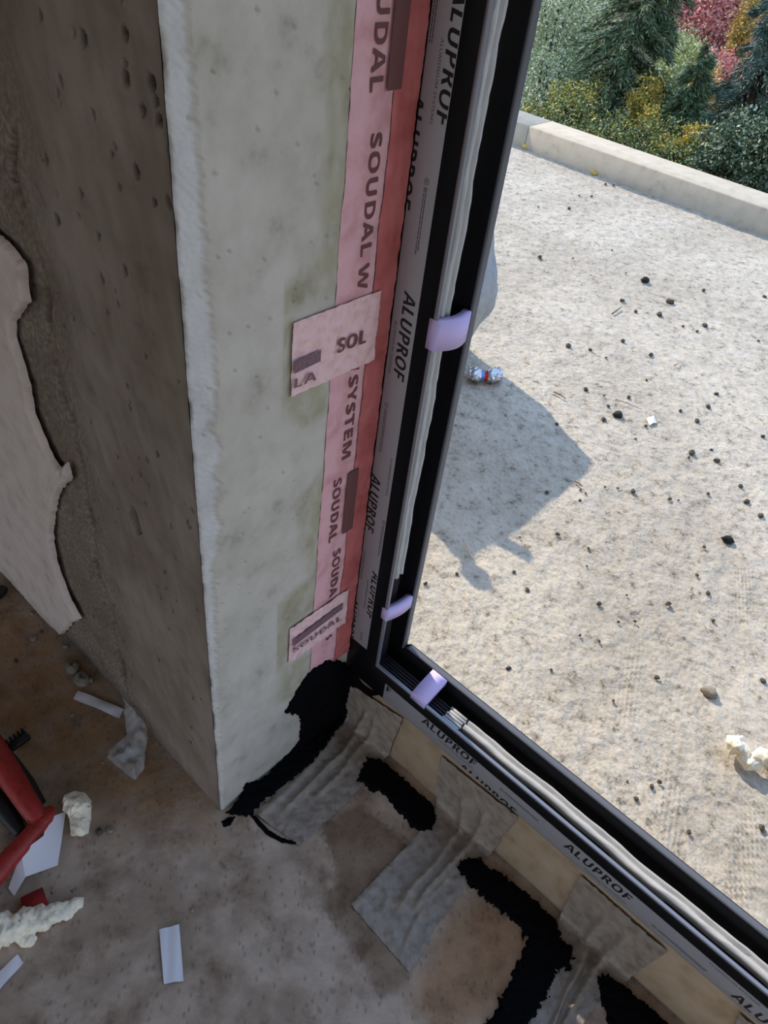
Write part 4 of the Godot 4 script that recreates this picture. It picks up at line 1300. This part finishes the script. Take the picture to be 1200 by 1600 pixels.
# ---------------------------------------------------------------- woods
func leafy(called: String, label: String, group: String, blobs: Array, colors: Array, leaf: float, count: int, seed_: int, foot_y: float) -> void:
	# blobs: [px, py, distance, radius_px_x, radius_px_y]; leaves are small folded blades
	var r := RandomNumberGenerator.new()
	r.seed = seed_
	var c0 := far(blobs[0][0], blobs[0][1], blobs[0][2])
	var base := Vector3(c0.x, foot_y, c0.z)
	var t := thing(called, label, "tree", base, group)
	var pos := PackedVector3Array()
	var nrm := PackedVector3Array()
	var col := PackedColorArray()
	var idx := PackedInt32Array()
	var wood := SurfaceTool.new()
	wood.begin(Mesh.PRIMITIVE_TRIANGLES)
	var weight := 0.0
	for b: Array in blobs:
		weight += b[3] * b[4]
	for b: Array in blobs:
		var c := far(b[0], b[1], b[2]) - base
		var rx: float = b[3] * b[2] / F
		var ry: float = b[4] * b[2] / F
		var nb := int(1.9 * count * b[3] * b[4] / weight)
		var twigs := []
		for k in maxi(10, nb / 45):
			var d := Vector3(r.randfn(), r.randfn(), r.randfn()).normalized() * pow(r.randf(), 0.4)
			twigs.append(c + Vector3(d.x * rx, d.y * ry, d.z * rx))
		for k in nb:
			var p: Vector3 = twigs[r.randi() % twigs.size()] + Vector3(r.randfn(), r.randfn(), r.randfn()) * (rx + ry) * 0.085
			var a := Vector3(r.randfn(), r.randfn() * 0.7 - 0.4, r.randfn()).normalized()
			var s := a.cross(Vector3(r.randfn(), r.randfn(), r.randfn())).normalized()
			var l := leaf * 0.66 * r.randf_range(0.6, 1.3)
			var cl: Color = colors[r.randi() % colors.size()]
			cl = cl * r.randf_range(0.75, 1.25)
			cl.a = 1.0
			var n := a.cross(s)
			var i0 := pos.size()
			pos.append_array([p, p + a * l * 0.5 + s * l * 0.3, p + a * l, p + a * l * 0.5 - s * l * 0.3])
			nrm.append_array([n, n, n, n])
			col.append_array([cl, cl, cl, cl])
			idx.append_array([i0, i0 + 1, i0 + 2, i0, i0 + 2, i0 + 3])
		for k in 7:
			var e: Vector3 = twigs[r.randi() % twigs.size()]
			wood.append_from(tube(PackedVector3Array([Vector3(c.x, minf(c.y - ry * 0.9, c.y), c.z), c.lerp(e, 0.4), e]), PackedFloat32Array([0.03, 0.014, 0.005]), 5), 0, Transform3D.IDENTITY)
		wood.append_from(tube(PackedVector3Array([Vector3(0, 0, 0), Vector3(c.x * 0.5, c.y * 0.5, c.z * 0.5), Vector3(c.x, c.y - ry * 0.4, c.z)]), PackedFloat32Array([0.09, 0.06, 0.03]), 6), 0, Transform3D.IDENTITY)
	part("foliage", arr_mesh(pos, nrm, idx, col), M.leaf, t)
	part("trunk", wood.commit(), M.bark, t)

func conifer(label: String, group: String, px: float, py: float, dist: float, up_px: float, down_px: float, half_px: float, colors: Array, branches: int, blades: int, seed_: int) -> void:
	# px, py: a point of the trunk; the tree rises up_px above it and widens to half_px where it leaves sight, down_px below
	var r := RandomNumberGenerator.new()
	r.seed = seed_
	var sc := dist / F
	var c := far(px, py, dist)
	var base := Vector3(c.x, c.y - down_px * sc, c.z)
	var h := (up_px + down_px) * sc
	var R := half_px * sc
	var t := thing("spruce_tree", label, "tree", base, group)
	var pos := PackedVector3Array()
	var nrm := PackedVector3Array()
	var col := PackedColorArray()
	var idx := PackedInt32Array()
	var wood := SurfaceTool.new()
	wood.begin(Mesh.PRIMITIVE_TRIANGLES)
	wood.append_from(tube(PackedVector3Array([Vector3.ZERO, Vector3(0, h * 0.5, 0), Vector3(0, h, 0)]), PackedFloat32Array([0.07, 0.045, 0.008]), 7), 0, Transform3D.IDENTITY)
	for k in branches:
		var f := pow(r.randf(), 0.85)
		var y := h * (1.0 - f)
		var L := R * (0.08 + 0.92 * f) * r.randf_range(0.7, 1.15)
		var az := r.randf() * TAU
		var d := Vector3(cos(az), 0, sin(az))
		var side := Vector3(-d.z, 0, d.x)
		var droop := r.randf_range(0.25, 0.55)
		var o := Vector3(0, y, 0)
		var tip := o + d * L + Vector3(0, -droop * L, 0)
		wood.append_from(tube(PackedVector3Array([o, o + d * L * 0.5 + Vector3(0, -droop * L * 0.35, 0), tip]), PackedFloat32Array([0.016, 0.010, 0.003]), 4), 0, Transform3D.IDENTITY)
		for b in blades * 2:
			var s := pow(r.randf(), 0.7)
			var p := o + d * L * s + Vector3(0, -droop * L * s * (0.4 + 0.6 * s), 0) + side * r.randfn() * 0.10 * L * (1.1 - 0.6 * s) + Vector3(0, r.randfn() * 0.025, 0)
			var a := (d * 0.75 + side * r.randf_range(-0.9, 0.9) + Vector3(0, r.randf_range(-0.9, 0.1), 0)).normalized()
			var wv := a.cross(Vector3(r.randfn(), r.randfn(), r.randfn())).normalized()
			var l := r.randf_range(0.03, 0.085)
			var wd := r.randf_range(0.004, 0.008)
			var cl: Color = colors[r.randi() % colors.size()]
			cl = cl * r.randf_range(0.7, 1.3)
			cl.a = 1.0
			var n := a.cross(wv)
			var i0 := pos.size()
			pos.append_array([p, p + a * l * 0.4 + wv * wd, p + a * l, p + a * l * 0.4 - wv * wd])
			nrm.append_array([n, n, n, n])
			col.append_array([cl, cl, cl, cl])
			idx.append_array([i0, i0 + 1, i0 + 2, i0, i0 + 2, i0 + 3])
	part("needles", arr_mesh(pos, nrm, idx, col), M.needle, t)
	part("trunk", wood.commit(), M.bark, t)

func woods() -> void:
	# ground falling away beyond the terrace and the opposite slope
	var hl := struct("floor_hillside", "wooded slope dropping away beyond the terrace", "hillside")
	var f := func(u: float, v: float) -> Array:
		var y := -3.6 - 0.16 * maxf(0.0, -v - 5.0)
		if v < -16.0:
			y += 0.62 * (-v - 16.0)
		return [Vector3(u, y + 0.5 * n_a.get_noise_2d(u * 0.2, v * 0.2), v), Color.WHITE]
	part("slope", grid(-70.0, 50.0, -70.0, -4.45, 1.5, f, true), M.hill, hl)
	var dark := [lin(74, 96, 66), lin(92, 116, 78), lin(60, 82, 60), lin(116, 134, 94)]
	var blue := [lin(82, 106, 92), lin(98, 122, 108), lin(68, 90, 82)]
	var pale := [lin(176, 188, 150), lin(200, 208, 180), lin(146, 164, 118), lin(222, 224, 206), lin(130, 148, 100)]
	var yell := [lin(200, 178, 70), lin(216, 192, 84), lin(158, 152, 74), lin(186, 146, 66), lin(128, 136, 70)]
	var ygreen := [lin(140, 152, 76), lin(166, 172, 96), lin(112, 130, 62), lin(186, 176, 86)]
	var red := [lin(210, 130, 132), lin(224, 150, 146), lin(196, 120, 124), lin(212, 162, 148), lin(170, 136, 126)]  # reds lightened and greyed: haze put into the leaf colour
	var orange := [lin(206, 152, 96), lin(216, 178, 112), lin(186, 128, 92), lin(160, 150, 96)]
	var green := [lin(70, 92, 66), lin(96, 120, 88), lin(50, 68, 52), lin(168, 184, 156), lin(60, 78, 60)]
	var g := "trees beyond the terrace"
	conifer("large dark green spruce standing directly behind the kerb between pale and yellow bushes", g, 990, 60, 8.6, 190, 420, 190, dark, 330, 110, 11)
	conifer("smaller dark spruce behind the kerb among the yellow leaves", g, 1062, 200, 8.0, 90, 230, 90, dark, 190, 85, 12)
	conifer("dark bluish spruce at the edge of view beside the red-leaved tree", g, 1208, 70, 8.4, 170, 360, 130, blue, 280, 100, 13)
	leafy("willow_bush", "pale silvery green bushy tree next to the upright frame", g, [[862, 70, 10.5, 62, 100], [840, 150, 10.0, 50, 60], [905, 30, 11.0, 50, 70], [815, 20, 11.0, 50, 80], [890, 120, 10.6, 40, 60]], pale, 0.045, 20000, 21, -5.0)
	leafy("autumn_shrub", "low yellow and green shrub peeping over the kerb by the silvery tree", g, [[890, 158, 8.0, 34, 22], [850, 180, 7.6, 26, 14], [925, 150, 8.4, 24, 26]], yell + ygreen + green, 0.04, 3200, 22, -4.4)
	leafy("yellow_green_tree", "yellow green broadleaf tree behind the two dark spruces", g, [[1065, 120, 10.6, 36, 44], [1035, 150, 10.2, 32, 40], [1060, 75, 10.9, 22, 26]], ygreen + pale, 0.045, 9500, 23, -5.0)
	leafy("yellow_shrub", "bright yellow shrub between the big and the small spruce", g, [[1006, 160, 8.2, 22, 34], [1015, 190, 7.9, 18, 18]], yell, 0.038, 1900, 24, -4.4)
	leafy("orange_tree", "orange and yellow leaved tree beside the small spruce", g, [[1098, 155, 9.4, 24, 38], [1085, 185, 9.0, 22, 22]], orange + yell, 0.042, 2600, 25, -4.6)
	leafy("yellow_branch_shrub", "low shrub with bright yellow branch tips just above the kerb", g, [[1095, 215, 7.4, 26, 14], [1055, 230, 7.2, 26, 9]], yell, 0.036, 1500, 26, -4.2)
	leafy("glossy_bush", "glossy green bush crowding the right end of the kerb", g, [[1150, 235, 6.9, 44, 46], [1195, 250, 6.7, 34, 52], [1110, 258, 6.8, 30, 18]], green, 0.045, 7000, 27, -4.2)
	leafy("red_maple", "red-leaved autumn tree high on the far slope", g, [[1110, 35, 13.6, 50, 56], [1140, 75, 13.4, 36, 44], [1100, 85, 13.2, 30, 34], [1150, 10, 13.8, 34, 40], [1075, 5, 13.8, 30, 40]], red, 0.07, 11000, 28, -6.0)
	leafy("pink_shrub", "dusty pink shrub below the red tree on the far slope", g, [[1135, 132, 11.5, 30, 22], [1122, 102, 11.8, 24, 18]], red, 0.06, 2600, 29, -6.0)
	leafy("golden_birch", "slim golden tree beside the red one", g, [[1166, 35, 12.4, 12, 52], [1150, 62, 12.4, 12, 24]], orange + yell, 0.055, 2200, 30, -6.0)
	var bg := "dark spruces on the far slope"
	for a: Array in [[822, -20, 17.0, 120, 300, 44, 41], [885, -30, 18.5, 120, 320, 46, 42], [950, -20, 20.0, 120, 320, 46, 43], [1015, -10, 21.5, 120, 320, 44, 44], [1075, 40, 18.0, 120, 300, 44, 45], [1180, 10, 20.0, 120, 320, 46, 46], [1240, 20, 17.5, 120, 320, 44, 47]]:
		conifer("distant dark spruce on the far wooded slope", bg, a[0], a[1], a[2], a[3], a[4], a[5], blue, 120, 70, a[6])
	for a: Array in [[860, 200, 7.4, 51, "dark green bush below the kerb under the yellow and green shrub"], [930, 225, 7.2, 52, "dark green bush below the kerb at the foot of the large spruce"], [1000, 235, 7.2, 53, "dark green bush below the kerb in front of the bright yellow shrub"], [1060, 262, 7.0, 54, "dark green bush below the kerb in front of the small spruce"]]:
		leafy("kerb_bush", a[4], "dark bushes under the kerb", [[a[0], a[1], a[2], 46, 30], [a[0] + 30, a[1] - 14, a[2] + 0.3, 34, 28]], dark + ygreen + [lin(50, 66, 48), lin(58, 74, 56), lin(150, 130, 66)], 0.038, 2600, a[3], -4.2)
